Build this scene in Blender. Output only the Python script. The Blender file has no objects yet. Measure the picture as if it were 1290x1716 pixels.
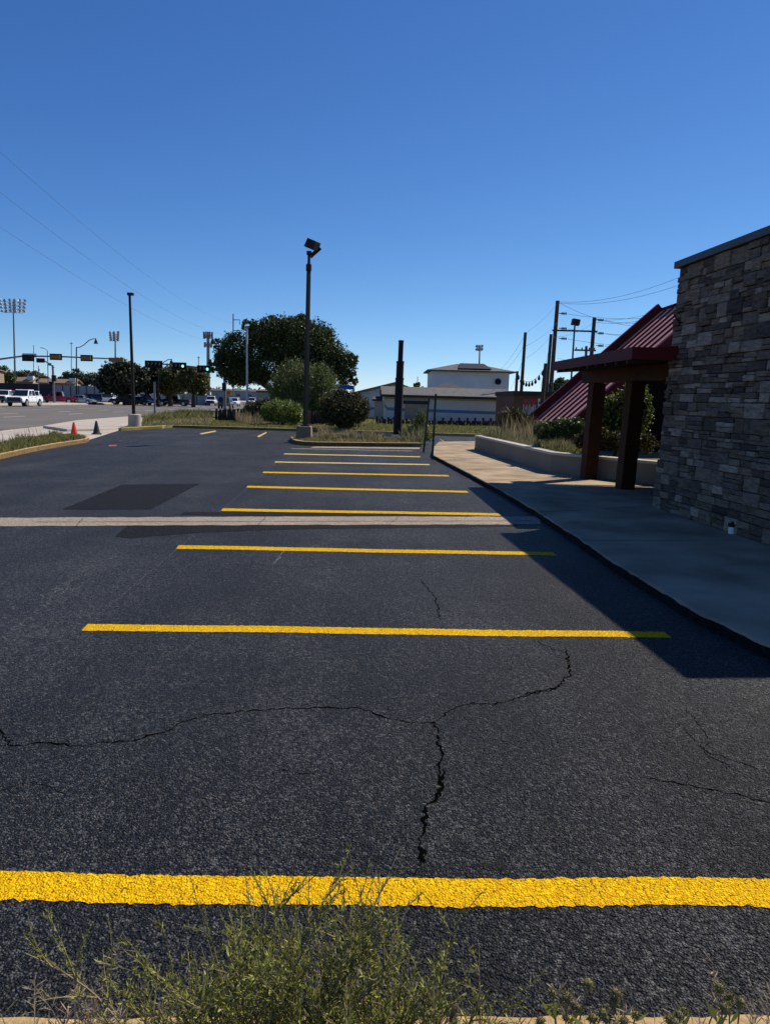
import bpy, bmesh, math, random
import numpy as np
from mathutils import Vector, Matrix

# ------------------------------------------------------------------ camera, sky, sun, exposure
scene = bpy.context.scene
COL = scene.collection
R = math.radians
H, FPX, PITCH, ROLL = 1.64, 1200.0, R(8.95), R(1.5)
W0, H0 = 1290.0, 1716.0
_r0 = Vector((1, 0, 0)); _u0 = Vector((0, math.sin(PITCH), math.cos(PITCH)))
FWD = Vector((0, math.cos(PITCH), -math.sin(PITCH)))
RIGHT = _r0 * math.cos(ROLL) + _u0 * math.sin(ROLL)
UP = _u0 * math.cos(ROLL) - _r0 * math.sin(ROLL)
cam = bpy.data.cameras.new('camera'); camo = bpy.data.objects.new('camera', cam); COL.objects.link(camo)
M = Matrix((RIGHT, UP, -FWD)).transposed().to_4x4(); M.translation = Vector((0, 0, H))
camo.matrix_world = M
cam.sensor_fit = 'AUTO'; cam.sensor_width = 36.0; cam.lens = 36.0 * FPX / H0
cam.clip_start = 0.05; cam.clip_end = 6000
scene.camera = camo
SUN_EL, SUN_AZ = R(47.0), R(51.5)           # azimuth clockwise from +Y
world = bpy.data.worlds.new('World'); scene.world = world; world.use_nodes = True
wn = world.node_tree.nodes; wl = world.node_tree.links
bg = wn['Background']; bg.inputs['Strength'].default_value = 0.079
sky = wn.new('ShaderNodeTexSky'); sky.sky_type = 'NISHITA'; sky.sun_disc = False
sky.sun_elevation = SUN_EL; sky.sun_rotation = SUN_AZ
sky.altitude = 1100; sky.air_density = 0.75; sky.dust_density = 0.0; sky.ozone_density = 6.0
# the camera's colour response to the sky: one power and gain per channel
sp = wn.new('ShaderNodeSeparateColor'); cb = wn.new('ShaderNodeCombineColor'); wl.new(sky.outputs[0], sp.inputs[0])
for k, (g_, a_) in enumerate(((1.30, 0.737), (1.07, 1.046), (0.80, 1.85))):
    pw = wn.new('ShaderNodeMath'); pw.operation = 'POWER'; pw.inputs[1].default_value = g_; wl.new(sp.outputs[k], pw.inputs[0])
    ml = wn.new('ShaderNodeMath'); ml.operation = 'MULTIPLY'; ml.inputs[1].default_value = a_; wl.new(pw.outputs[0], ml.inputs[0]); wl.new(ml.outputs[0], cb.inputs[k])
wl.new(cb.outputs[0], bg.inputs['Color'])
sl = bpy.data.lights.new('sun', 'SUN'); sl.energy = 5.0; sl.angle = R(0.5); sl.color = (1.0, 0.93, 0.82)
so = bpy.data.objects.new('sun', sl); COL.objects.link(so)
SUN_DIR = Vector((math.cos(SUN_EL) * math.sin(SUN_AZ), math.cos(SUN_EL) * math.cos(SUN_AZ), math.sin(SUN_EL)))
so.rotation_euler = (-SUN_DIR).to_track_quat('-Z', 'Y').to_euler(); so.location = (20, 20, 40)
scene.view_settings.view_transform = 'Standard'; scene.view_settings.look = 'None'
scene.view_settings.exposure = 0.25; scene.view_settings.gamma = 1.0

# ------------------------------------------------------------------ measuring helpers
SLOPE, Y1, Y2 = 0.005, 30.0, 220.0
def gz(y): return -SLOPE * (min(max(y, Y1), Y2) - Y1)
def ray(px, py): return FWD * FPX + RIGHT * (px - W0 / 2) - UP * (py - H0 / 2)
def at(px, py, Y):
    d = ray(px, py); return Vector((0, 0, H)) + d * (Y / d.y)
def G(px, py, z=0.0):
    d = ray(px, py); t = (z - H) / d.z
    if t * d.y > Y1:
        k = SLOPE; t = (z + k * Y1 - H) / (d.z + k * d.y)
    return Vector((0, 0, H)) + d * t
def X_at(px, py, Y): return at(px, py, Y).x
def base(px, Y, py=665):
    return Vector((X_at(px, py, Y), Y, gz(Y)))
AX = Vector((-0.066, 1, 0)).normalized(); NX = Vector((AX.y, -AX.x, 0))

# ------------------------------------------------------------------ materials
def nodes_of(m):
    m.use_nodes = True; nt = m.node_tree
    return nt.nodes, nt.links, nt.nodes['Principled BSDF']
def pm(name, col, rough=0.6, var=0.15, scale=6.0, bump=0.0, bscale=60.0, metal=0.0, island=0.0, col2=None, spec=0.5, trans=0.0, emit=0.0):
    m = bpy.data.materials.new(name); n, l, p = nodes_of(m)
    p.inputs['Roughness'].default_value = rough; p.inputs['Metallic'].default_value = metal
    p.inputs['Specular IOR Level'].default_value = spec
    geo = n.new('ShaderNodeNewGeometry'); tc = n.new('ShaderNodeTexCoord')
    noi = n.new('ShaderNodeTexNoise'); noi.inputs['Scale'].default_value = scale; noi.inputs['Detail'].default_value = 6
    l.new(geo.outputs['Position'], noi.inputs['Vector'])
    fac = noi.outputs['Fac']
    if island:
        mx = n.new('ShaderNodeMix'); mx.data_type = 'FLOAT'; mx.inputs[0].default_value = island
        l.new(noi.outputs['Fac'], mx.inputs[2]); l.new(geo.outputs['Random Per Island'], mx.inputs[3]); fac = mx.outputs[0]
    ramp = n.new('ShaderNodeValToRGB'); e = ramp.color_ramp.elements
    a = [c * (1 - var) for c in col]; b = [min(1, c * (1 + var)) for c in (col2 or col)]
    e[0].position = 0.25 * (1 - island); e[0].color = (*a, 1); e[1].position = 1 - 0.25 * (1 - island); e[1].color = (*b, 1)
    l.new(fac, ramp.inputs[0]); l.new(ramp.outputs[0], p.inputs['Base Color'])
    if bump:
        n2 = n.new('ShaderNodeTexNoise'); n2.inputs['Scale'].default_value = bscale; n2.inputs['Detail'].default_value = 5
        l.new(geo.outputs['Position'], n2.inputs['Vector'])
        bp = n.new('ShaderNodeBump'); bp.inputs['Strength'].default_value = bump; bp.inputs['Distance'].default_value = 0.02
        l.new(n2.outputs['Fac'], bp.inputs['Height']); l.new(bp.outputs[0], p.inputs['Normal'])
    if trans:
        tr = n.new('ShaderNodeBsdfTranslucent'); l.new(ramp.outputs[0], tr.inputs['Color'])
        ms = n.new('ShaderNodeMixShader'); ms.inputs[0].default_value = trans
        l.new(p.outputs[0], ms.inputs[1]); l.new(tr.outputs[0], ms.inputs[2]); l.new(ms.outputs[0], n['Material Output'].inputs['Surface'])
    if emit:
        p.inputs['Emission Color'].default_value = (*col, 1); p.inputs['Emission Strength'].default_value = emit
    return m

def grain(name, lo, hi, rough, bump=1.0, dist=0.006, patch=0.3, s1=95.0, s2=42.0, spec=0.5, streak=False, hole=None, far=(1.0, 1.0)):
    """coarse chip-like surface: voronoi stones in two sizes, big soft patches"""
    m = bpy.data.materials.new(name); n, l, p = nodes_of(m)
    geo = n.new('ShaderNodeNewGeometry'); P = geo.outputs['Position']
    wob = n.new('ShaderNodeTexNoise'); wob.inputs['Scale'].default_value = 30; l.new(P, wob.inputs['Vector'])
    def vor(s, feat='F1'):
        v = n.new('ShaderNodeTexVoronoi'); v.feature = feat; v.inputs['Scale'].default_value = s; l.new(P, v.inputs['Vector']); return v
    def math_(op, a, b=None):
        q = n.new('ShaderNodeMath'); q.operation = op
        for i, x in enumerate((a, b)):
            if x is None: continue
            if isinstance(x, (int, float)): q.inputs[i].default_value = x
            else: l.new(x, q.inputs[i])
        return q.outputs[0]
    va, vb = vor(s1), vor(s2)
    sa = n.new('ShaderNodeSeparateColor'); l.new(va.outputs['Color'], sa.inputs[0])
    sb = n.new('ShaderNodeSeparateColor'); l.new(vb.outputs['Color'], sb.inputs[0])
    big = n.new('ShaderNodeTexNoise'); big.inputs['Scale'].default_value = 0.55; big.inputs['Detail'].default_value = 7; big.inputs['Roughness'].default_value = 0.62
    l.new(P, big.inputs['Vector'])
    r = math_('MULTIPLY', sa.outputs[0], sa.outputs[0]); r = math_('MULTIPLY', r, 0.7)
    r2 = math_('MULTIPLY', sb.outputs[1], sb.outputs[1]); r = math_('ADD', r, math_('MULTIPLY', r2, 0.4))
    pit_shade = math_('MULTIPLY', va.outputs['Distance'], 0.75); r = math_('SUBTRACT', r, math_('MULTIPLY', pit_shade, 0.55))  # shade in the pits between stones, put into the base colour
    pf = math_('MULTIPLY', math_('SUBTRACT', big.outputs['Fac'], 0.5), patch * 2.2)
    r = math_('ADD', r, pf)
    if streak:
        f3 = n.new('ShaderNodeTexNoise'); f3.inputs['Scale'].default_value = 34; f3.inputs['Detail'].default_value = 2; f3.inputs['Roughness'].default_value = 0.8; l.new(P, f3.inputs['Vector'])
        r = math_('ADD', r, math_('MULTIPLY', math_('SUBTRACT', f3.outputs['Fac'], 0.5), 0.6))
        mp = n.new('ShaderNodeMapping'); mp.inputs['Rotation'].default_value = (0, 0, R(-3.8)); mp.inputs['Scale'].default_value = (1.6, 0.10, 1); l.new(P, mp.inputs['Vector'])
        sn = n.new('ShaderNodeTexNoise'); sn.inputs['Scale'].default_value = 1.0; sn.inputs['Detail'].default_value = 5; l.new(mp.outputs[0], sn.inputs['Vector'])
        r = math_('ADD', r, math_('MULTIPLY', math_('SUBTRACT', sn.outputs['Fac'], 0.5), 0.62))
        st = n.new('ShaderNodeTexNoise'); st.inputs['Scale'].default_value = 1.9; st.inputs['Detail'].default_value = 8; st.inputs['Roughness'].default_value = 0.7; l.new(P, st.inputs['Vector'])
        sm = n.new('ShaderNodeMapRange'); sm.inputs['From Min'].default_value = 0.58; sm.inputs['From Max'].default_value = 0.72; sm.inputs['To Min'].default_value = 0; sm.inputs['To Max'].default_value = 0.30; l.new(st.outputs['Fac'], sm.inputs[0])
        r = math_('SUBTRACT', r, sm.outputs[0])
    ramp = n.new('ShaderNodeValToRGB'); e = ramp.color_ramp.elements
    e[0].position = 0.12 if streak else 0.0; e[0].color = (*lo, 1); e[1].position = 0.85 if streak else 0.95; e[1].color = (*hi, 1)
    l.new(r, ramp.inputs[0]); l.new(ramp.outputs[0], p.inputs['Base Color'])
    if hole:                                   # paint worn off the lowest pits
        mx = n.new('ShaderNodeMix'); mx.data_type = 'RGBA'; mx.inputs[7].default_value = (*hole, 1)
        l.new(ramp.outputs[0], mx.inputs[6])
        n3 = n.new('ShaderNodeTexNoise'); n3.inputs['Scale'].default_value = 70; n3.inputs['Detail'].default_value = 3; l.new(P, n3.inputs['Vector'])
        g = math_('GREATER_THAN', math_('ADD', math_('MULTIPLY', va.outputs['Distance'], 0.5), n3.outputs['Fac']), 0.93)
        l.new(g, mx.inputs[0]); l.new(mx.outputs[2], p.inputs['Base Color'])
    ro = n.new('ShaderNodeMapRange'); ro.inputs['To Min'].default_value = rough - 0.12; ro.inputs['To Max'].default_value = rough + 0.15
    l.new(sa.outputs[2], ro.inputs[0]); l.new(ro.outputs[0], p.inputs['Roughness'])
    p.inputs['Specular IOR Level'].default_value = spec
    h = math_('SUBTRACT', math_('MULTIPLY', sa.outputs[1], 0.8), va.outputs['Distance'])
    h = math_('ADD', h, math_('MULTIPLY', math_('SUBTRACT', sb.outputs[0], vb.outputs['Distance']), 0.9))
    h = math_('ADD', h, math_('MULTIPLY', wob.outputs['Fac'], 0.8))
    bp = n.new('ShaderNodeBump'); bp.inputs['Strength'].default_value = bump; bp.inputs['Distance'].default_value = dist
    l.new(h, bp.inputs['Height']); l.new(bp.outputs[0], p.inputs['Normal'])
    return m

M_ = {}
M_['asphalt'] = grain('asphalt', (0.0020, 0.0020, 0.0021), (0.108, 0.105, 0.102), 0.56, bump=1.0, dist=0.013, patch=0.55, s1=118.0, s2=52.0, spec=0.28, streak=True)
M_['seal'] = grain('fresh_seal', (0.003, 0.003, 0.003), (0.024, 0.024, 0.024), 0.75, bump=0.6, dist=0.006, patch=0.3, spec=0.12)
M_['yellow'] = grain('yellow_paint', (0.62, 0.33, 0.001), (1.0, 0.66, 0.004), 0.75, bump=0.85, dist=0.007, patch=0.3, s1=125.0, s2=56.0, spec=0.08, hole=(0.22, 0.10, 0.004))
M_['pale_yellow'] = grain('worn_yellow_paint', (0.50, 0.34, 0.06), (0.80, 0.62, 0.20), 0.6, bump=0.6, patch=0.25, hole=(0.10, 0.08, 0.04))
M_['worn'] = pm('ghost_paint', (0.16, 0.14, 0.09), 0.8, 0.6, 9)
M_['crack'] = pm('crack', (0.0022, 0.0022, 0.0022), 0.95, 0.3, 20, spec=0.0)
M_['pale_crack'] = pm('ridge', (0.085, 0.085, 0.088), 0.8, 0.4, 20, bump=0.5)
M_['gutter'] = grain('gutter_concrete', (0.22, 0.175, 0.13), (0.52, 0.43, 0.34), 0.85, bump=0.6, patch=0.35, spec=0.25)
M_['concrete'] = pm('concrete', (0.27, 0.20, 0.128), 0.9, 0.36, 1.3, 0.5, 55, col2=(0.33, 0.25, 0.165), spec=0.12)
M_['kerb'] = pm('kerb_concrete', (0.40, 0.27, 0.125), 0.9, 0.32, 9, 0.5, 60, spec=0.2)
M_['pale_concrete'] = pm('pale_concrete', (0.40, 0.35, 0.29), 0.88, 0.18, 0.8, 0.2, 60, spec=0.25)
M_['road'] = pm('road_asphalt', (0.125, 0.113, 0.10), 0.85, 0.15, 0.25, 0.2, 40, spec=0.25)
M_['road_white'] = pm('road_paint', (0.62, 0.60, 0.56), 0.7, 0.25, 4)
M_['soil'] = pm('soil', (0.12, 0.085, 0.05), 0.95, 0.35, 3, 0.5, 30, col2=(0.19, 0.15, 0.08), spec=0.1)
M_['turf'] = pm('turf', (0.085, 0.10, 0.025), 0.95, 0.35, 1.2, 0.8, 40, col2=(0.17, 0.15, 0.055), spec=0.1)
M_['grass'] = pm('grass_blades', (0.07, 0.11, 0.02), 0.7, 0.3, 1.0, island=0.7, col2=(0.26, 0.23, 0.09), spec=0.2, trans=0.35)
M_['dry'] = pm('dry_grass', (0.17, 0.14, 0.06), 0.8, 0.3, 1.0, island=0.75, col2=(0.40, 0.33, 0.20), spec=0.15, trans=0.3)
M_['sage'] = pm('pale_grass', (0.11, 0.12, 0.05), 0.8, 0.3, 1.0, island=0.75, col2=(0.30, 0.28, 0.16), spec=0.15, trans=0.3)
M_['black_metal'] = pm('black_metal', (0.011, 0.011, 0.012), 0.65, 0.2, 8, spec=0.2)
M_['bronze'] = pm('bronze_metal', (0.014, 0.011, 0.010), 0.6, 0.25, 5, spec=0.25)
M_['grey_metal'] = pm('grey_metal', (0.16, 0.17, 0.18), 0.5, 0.15, 5, metal=0.3)
M_['light_metal'] = pm('galvanised_metal', (0.42, 0.44, 0.46), 0.5, 0.12, 5, metal=0.3)
M_['green_metal'] = pm('green_post_metal', (0.055, 0.075, 0.065), 0.55, 0.3, 6, metal=0.2)
M_['wood_pole'] = pm('pole_wood', (0.045, 0.035, 0.028), 0.85, 0.3, 4, 0.3, 30)
M_['dark_wood'] = pm('dark_timber', (0.030, 0.023, 0.018), 0.85, 0.4, 5, 0.5, 25)
M_['beam'] = pm('stained_timber', (0.045, 0.018, 0.007), 0.75, 0.3, 5, 0.3, 40, spec=0.15)
M_['lit_red_metal'] = pm('lit_red_sheet_metal', (0.70, 0.30, 0.225), 0.5, 0.10, 2, spec=0.25)  # pale pink: the sunlit sheen of the red roof put into its colour
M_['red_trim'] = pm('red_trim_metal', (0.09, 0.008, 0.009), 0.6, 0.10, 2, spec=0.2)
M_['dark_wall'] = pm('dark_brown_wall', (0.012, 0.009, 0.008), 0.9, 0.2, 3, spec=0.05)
M_['mortar'] = pm('mortar', (0.030, 0.030, 0.032), 0.95, 0.3, 20, 0.4)
M_['coping'] = pm('grey_coping_metal', (0.055, 0.065, 0.07), 0.6, 0.1, 3)
M_['white_wall'] = pm('painted_block', (0.62, 0.60, 0.57), 0.8, 0.08, 0.8, 0.15, 12)
M_['white_boards'] = pm('pale_siding', (0.55, 0.57, 0.60), 0.75, 0.08, 0.8)
M_['blue_band'] = pm('blue_paint', (0.11, 0.21, 0.36), 0.7, 0.1, 2)
M_['shingle'] = pm('grey_shingle', (0.095, 0.086, 0.08), 0.95, 0.3, 2.5, 0.4, 12)
M_['dark_shingle'] = pm('dark_shingle', (0.045, 0.042, 0.045), 0.95, 0.3, 2.5, 0.4, 12)
M_['brown_roof'] = pm('brown_shingle', (0.21, 0.14, 0.09), 0.95, 0.2, 1.5)
M_['tan_wall'] = pm('tan_wall', (0.30, 0.22, 0.15), 0.9, 0.15, 1)
M_['fascia_dark'] = pm('dark_trim', (0.012, 0.012, 0.014), 0.6, 0.2, 5)
M_['trim'] = pm('pale_trim', (0.36, 0.34, 0.30), 0.7, 0.1, 3)
M_['garage'] = pm('tan_door_panel', (0.34, 0.27, 0.20), 0.75, 0.12, 2)
M_['solar'] = pm('solar_glass', (0.03, 0.03, 0.035), 0.7, 0.15, 3, spec=0.1)
M_['fence_black'] = pm('black_mesh_screen', (0.018, 0.021, 0.027), 0.85, 0.25, 0.5)
M_['fence_grey'] = pm('grey_fence_panel', (0.25, 0.27, 0.28), 0.7, 0.12, 0.4)
M_['trunk'] = pm('bark', (0.055, 0.042, 0.032), 0.95, 0.4, 8, 0.6, 25)
M_['oak'] = pm('oak_leaf', (0.022, 0.034, 0.010), 0.5, 0.3, 0.5, island=0.55, col2=(0.075, 0.095, 0.030), spec=0.2, trans=0.18)
M_['dark_oak'] = pm('dark_oak_leaf', (0.018, 0.024, 0.011), 0.6, 0.3, 0.4, island=0.5, col2=(0.050, 0.056, 0.026), spec=0.3, trans=0.15)
M_['olive'] = pm('olive_leaf', (0.045, 0.048, 0.012), 0.6, 0.3, 0.4, island=0.5, col2=(0.12, 0.115, 0.028), spec=0.3, trans=0.25)
M_['willow'] = pm('willow_leaf', (0.04, 0.062, 0.016), 0.6, 0.3, 0.6, island=0.6, col2=(0.15, 0.18, 0.05), spec=0.3, trans=0.25)
M_['privet'] = pm('bright_shrub_leaf', (0.05, 0.085, 0.012), 0.5, 0.3, 1.5, island=0.6, col2=(0.17, 0.22, 0.035), spec=0.35, trans=0.25)
M_['juniper'] = pm('juniper_leaf', (0.022, 0.023, 0.009), 0.7, 0.3, 1.2, island=0.6, col2=(0.10, 0.09, 0.032), spec=0.2, trans=0.12)
M_['hedge'] = pm('hedge_leaf', (0.022, 0.038, 0.010), 0.5, 0.3, 1.5, island=0.6, col2=(0.09, 0.13, 0.03), spec=0.3, trans=0.22)
M_['far_tree'] = pm('far_leaf', (0.05, 0.06, 0.035), 0.8, 0.25, 0.2, island=0.4, col2=(0.105, 0.11, 0.07), spec=0.2, trans=0.1)
M_['weed'] = pm('weed_leaf', (0.075, 0.092, 0.018), 0.55, 0.3, 8, island=0.8, col2=(0.38, 0.40, 0.085), spec=0.35, trans=0.4)
M_['weed_stem'] = pm('weed_stem', (0.10, 0.09, 0.04), 0.7, 0.3, 20, island=0.5, col2=(0.22, 0.18, 0.09), spec=0.3)
M_['straw'] = pm('straw', (0.16, 0.125, 0.08), 0.75, 0.3, 20, island=0.6, col2=(0.33, 0.27, 0.18), spec=0.3, trans=0.2)
M_['bur'] = pm('bur_head', (0.10, 0.10, 0.035), 0.8, 0.35, 60, island=0.5, col2=(0.24, 0.21, 0.09), spec=0.2, trans=0.15)
M_['white_paint'] = pm('white_car_paint', (0.75, 0.76, 0.77), 0.28, 0.03, 1, spec=0.6)
M_['red_paint'] = pm('red_car_paint', (0.30, 0.012, 0.018), 0.25, 0.05, 1, spec=0.6)
M_['maroon_paint'] = pm('maroon_car_paint', (0.11, 0.012, 0.02), 0.25, 0.05, 1, spec=0.6)
M_['silver_paint'] = pm('silver_car_paint', (0.40, 0.41, 0.42), 0.3, 0.03, 1, metal=0.5)
M_['black_paint'] = pm('black_car_paint', (0.012, 0.012, 0.014), 0.2, 0.1, 1, spec=0.6)
M_['grey_paint'] = pm('grey_car_paint', (0.09, 0.095, 0.10), 0.3, 0.05, 1, metal=0.3)
M_['blue_paint'] = pm('blue_van_paint', (0.03, 0.07, 0.20), 0.35, 0.05, 1)
M_['glass'] = pm('dark_glass', (0.012, 0.014, 0.016), 0.08, 0.1, 1, spec=0.8)
M_['tyre'] = pm('tyre_rubber', (0.012, 0.012, 0.012), 0.85, 0.2, 5)
M_['rim'] = pm('alloy', (0.45, 0.45, 0.46), 0.35, 0.1, 5, metal=0.7)
M_['chrome'] = pm('chrome', (0.5, 0.5, 0.5), 0.2, 0.05, 5, metal=0.9)
M_['lens_clear'] = pm('headlamp_lens', (0.6, 0.62, 0.65), 0.1, 0.05, 5)
M_['lens_red'] = pm('tail_lens', (0.35, 0.01, 0.01), 0.2, 0.05, 5)
M_['cone_red'] = pm('cone_plastic', (0.62, 0.035, 0.015), 0.55, 0.15, 8)
M_['cone_black'] = pm('soiled_cone_plastic', (0.020, 0.019, 0.022), 0.7, 0.2, 8)
M_['amber'] = pm('amber_housing', (0.20, 0.105, 0.02), 0.6, 0.15, 3)
M_['green_lit'] = pm('lit_green_lens', (0.25, 1.0, 0.62), 0.4, 0.0, 3, emit=1.3)
M_['dark_lens'] = pm('unlit_lens', (0.03, 0.012, 0.008), 0.3, 0.1, 3)
M_['sign_green'] = pm('sign_green', (0.015, 0.28, 0.17), 0.5, 0.05, 3)
M_['orange_sign'] = pm('orange_sign', (0.62, 0.24, 0.02), 0.6, 0.1, 3)
M_['white_plastic'] = pm('white_plastic', (0.70, 0.70, 0.70), 0.5, 0.08, 3)
M_['brick'] = pm('red_brown_brick', (0.16, 0.065, 0.042), 0.9, 0.25, 2, 0.3, 30)
M_['mural_red'] = pm('mural_red', (0.36, 0.05, 0.055), 0.8, 0.25, 1.5)
M_['mural_white'] = pm('mural_white', (0.50, 0.48, 0.42), 0.8, 0.25, 3)
M_['red_mark'] = grain('red_mark_paint', (0.35, 0.02, 0.02), (0.75, 0.06, 0.05), 0.7, bump=0.6)
M_['insulator'] = pm('insulator', (0.05, 0.045, 0.045), 0.3, 0.1, 3)
M_['blue_tarp'] = pm('blue_canvas', (0.02, 0.09, 0.34), 0.6, 0.2, 3)
M_['lamp_glass'] = pm('floodlight_lens', (0.50, 0.52, 0.53), 0.3, 0.1, 4)
M_['planter'] = pm('planter_concrete', (0.19, 0.155, 0.118), 0.9, 0.15, 1.2, 0.2, 40)
M_['cap'] = pm('cap_concrete', (0.42, 0.38, 0.32), 0.88, 0.12, 2, 0.2, 40)

def stone_material():
    m = bpy.data.materials.new('ledge_stone'); n, l, p = nodes_of(m)
    geo = n.new('ShaderNodeNewGeometry')
    ramp = n.new('ShaderNodeValToRGB'); cr = ramp.color_ramp
    cols = [(0.0, (0.085, 0.070, 0.065)), (0.18, (0.212, 0.161, 0.115)), (0.36, (0.116, 0.094, 0.079)), (0.52, (0.309, 0.235, 0.165)),
            (0.68, (0.177, 0.142, 0.115)), (0.84, (0.478, 0.379, 0.288)), (1.0, (0.248, 0.205, 0.165))]
    cr.elements[0].position = 0; cr.elements[0].color = (*cols[0][1], 1); cr.elements[1].position = 1; cr.elements[1].color = (*cols[-1][1], 1)
    for pos, c in cols[1:-1]:
        e = cr.elements.new(pos); e.color = (*c, 1)
    l.new(geo.outputs['Random Per Island'], ramp.inputs[0])
    mp = n.new('ShaderNodeMapping'); mp.inputs['Scale'].default_value = (1, 1, 3.5); l.new(geo.outputs['Position'], mp.inputs['Vector'])
    noi = n.new('ShaderNodeTexNoise'); noi.inputs['Scale'].default_value = 7; noi.inputs['Detail'].default_value = 8; noi.inputs['Roughness'].default_value = 0.65
    l.new(mp.outputs[0], noi.inputs['Vector'])
    mr = n.new('ShaderNodeMapRange'); mr.inputs['From Min'].default_value = 0.3; mr.inputs['From Max'].default_value = 0.7
    mr.inputs['To Min'].default_value = 0.55; mr.inputs['To Max'].default_value = 1.35; l.new(noi.outputs['Fac'], mr.inputs[0])
    mu = n.new('ShaderNodeMix'); mu.data_type = 'RGBA'; mu.blend_type = 'MULTIPLY'; mu.inputs[0].default_value = 1
    l.new(ramp.outputs[0], mu.inputs[6]); l.new(mr.outputs[0], mu.inputs[7]); l.new(mu.outputs[2], p.inputs['Base Color'])
    n2 = n.new('ShaderNodeTexNoise'); n2.inputs['Scale'].default_value = 22; n2.inputs['Detail'].default_value = 7; l.new(mp.outputs[0], n2.inputs['Vector'])
    bp = n.new('ShaderNodeBump'); bp.inputs['Strength'].default_value = 1.0; bp.inputs['Distance'].default_value = 0.05
    l.new(n2.outputs['Fac'], bp.inputs['Height']); l.new(bp.outputs[0], p.inputs['Normal'])
    p.inputs['Roughness'].default_value = 0.9; p.inputs['Specular IOR Level'].default_value = 0.12
    return m
M_['stone'] = stone_material()

# ------------------------------------------------------------------ mesh builder
class MB:
    def __init__(s): s.v = []; s.f = []; s.mi = []
    def add(s, vs, fs, mi=0):
        o = len(s.v); s.v += [tuple(v) for v in vs]; s.f += [tuple(i + o for i in f) for f in fs]; s.mi += [mi] * len(fs); return s
    def box(s, c, d, rz=0.0, mi=0, taper=1.0, rx=0.0, ry=0.0):
        hx, hy, hz = d[0] / 2, d[1] / 2, d[2] / 2
        vs = [Vector((x * hx * (taper if z > 0 else 1), y * hy * (taper if z > 0 else 1), z * hz)) for z in (-1, 1) for y in (-1, 1) for x in (-1, 1)]
        m = Matrix.Rotation(rz, 3, 'Z') @ Matrix.Rotation(ry, 3, 'Y') @ Matrix.Rotation(rx, 3, 'X'); c = Vector(c)
        return s.add([m @ v + c for v in vs], [(0, 2, 3, 1), (4, 5, 7, 6), (0, 1, 5, 4), (2, 6, 7, 3), (0, 4, 6, 2), (1, 3, 7, 5)], mi)
    def tube(s, pts, rad, n=6, caps=True, mi=0):
        pts = [Vector(p) for p in pts]
        if isinstance(rad, (int, float)): rad = [rad] * len(pts)
        vs = []; fs = []
        for i, p in enumerate(pts):
            t = (pts[min(i + 1, len(pts) - 1)] - pts[max(i - 1, 0)])
            t = t.normalized() if t.length > 1e-9 else Vector((0, 0, 1))
            a = t.cross(Vector((0, 0, 1)) if abs(t.z) < 0.95 else Vector((1, 0, 0))).normalized(); b = t.cross(a)
            for k in range(n):
                q = 2 * math.pi * k / n; vs.append(p + (a * math.cos(q) + b * math.sin(q)) * rad[i])
        for i in range(len(pts) - 1):
            for k in range(n):
                k2 = (k + 1) % n; fs.append((i * n + k, i * n + k2, (i + 1) * n + k2, (i + 1) * n + k))
        if caps and n > 2:
            fs.append(tuple(range(n))[::-1]); fs.append(tuple(range((len(pts) - 1) * n, len(pts) * n)))
        return s.add(vs, fs, mi)
    def prism(s, poly, z0, z1, mi=0):
        n = len(poly); vs = [(p[0], p[1], z0) for p in poly] + [(p[0], p[1], z1) for p in poly]
        fs = [tuple(range(n))[::-1], tuple(range(n, 2 * n))] + [(i, (i + 1) % n, n + (i + 1) % n, n + i) for i in range(n)]
        return s.add(vs, fs, mi)
    def extrude(s, poly3, vec, mi=0):
        n = len(poly3); vec = Vector(vec); vs = [Vector(p) for p in poly3] + [Vector(p) + vec for p in poly3]
        fs = [tuple(range(n))[::-1], tuple(range(n, 2 * n))] + [(i, (i + 1) % n, n + (i + 1) % n, n + i) for i in range(n)]
        return s.add(vs, fs, mi)
    def lathe(s, prof, n=12, c=(0, 0, 0), mi=0):
        vs = []; fs = []; c = Vector(c)
        for r, z in prof:
            for k in range(n):
                q = 2 * math.pi * k / n; vs.append(c + Vector((r * math.cos(q), r * math.sin(q), z)))
        for i in range(len(prof) - 1):
            for k in range(n):
                k2 = (k + 1) % n; fs.append((i * n + k, i * n + k2, (i + 1) * n + k2, (i + 1) * n + k))
        fs.append(tuple(range(n))[::-1]); fs.append(tuple(range((len(prof) - 1) * n, len(prof) * n)))
        return s.add(vs, fs, mi)
    def quad(s, a, b, c, d, mi=0): return s.add([a, b, c, d], [(0, 1, 2, 3)], mi)
def build(name, mb, mats, parent=None, smooth=False, fix=True, bevel=0.0):
    me = bpy.data.meshes.new(name); me.from_pydata([tuple(v) for v in mb.v], [], mb.f)
    for m in (mats if isinstance(mats, list) else [mats]): me.materials.append(m)
    if any(mb.mi): me.polygons.foreach_set('material_index', mb.mi)
    if fix:
        b = bmesh.new(); b.from_mesh(me); bmesh.ops.recalc_face_normals(b, faces=b.faces); b.to_mesh(me); b.free()
    if smooth: me.polygons.foreach_set('use_smooth', [True] * len(me.polygons))
    me.update(); o = bpy.data.objects.new(name, me); COL.objects.link(o)
    if parent: o.parent = parent
    if bevel:
        bv = o.modifiers.new('bevel', 'BEVEL'); bv.width = bevel; bv.segments = 2; bv.limit_method = 'ANGLE'
    return o
def tag(o, label, cat, group=None, kind=None):
    if label: o['label'] = label
    if cat: o['category'] = cat
    if group: o['group'] = group
    if kind: o['kind'] = kind
    return o
def thing(name, label, cat, loc=(0, 0, 0), rz=0.0, group=None):
    o = bpy.data.objects.new(name, None); COL.objects.link(o); o.location = loc; o.rotation_euler = (0, 0, rz); o.empty_display_size = 0.2
    return tag(o, label, cat, group)
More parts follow.
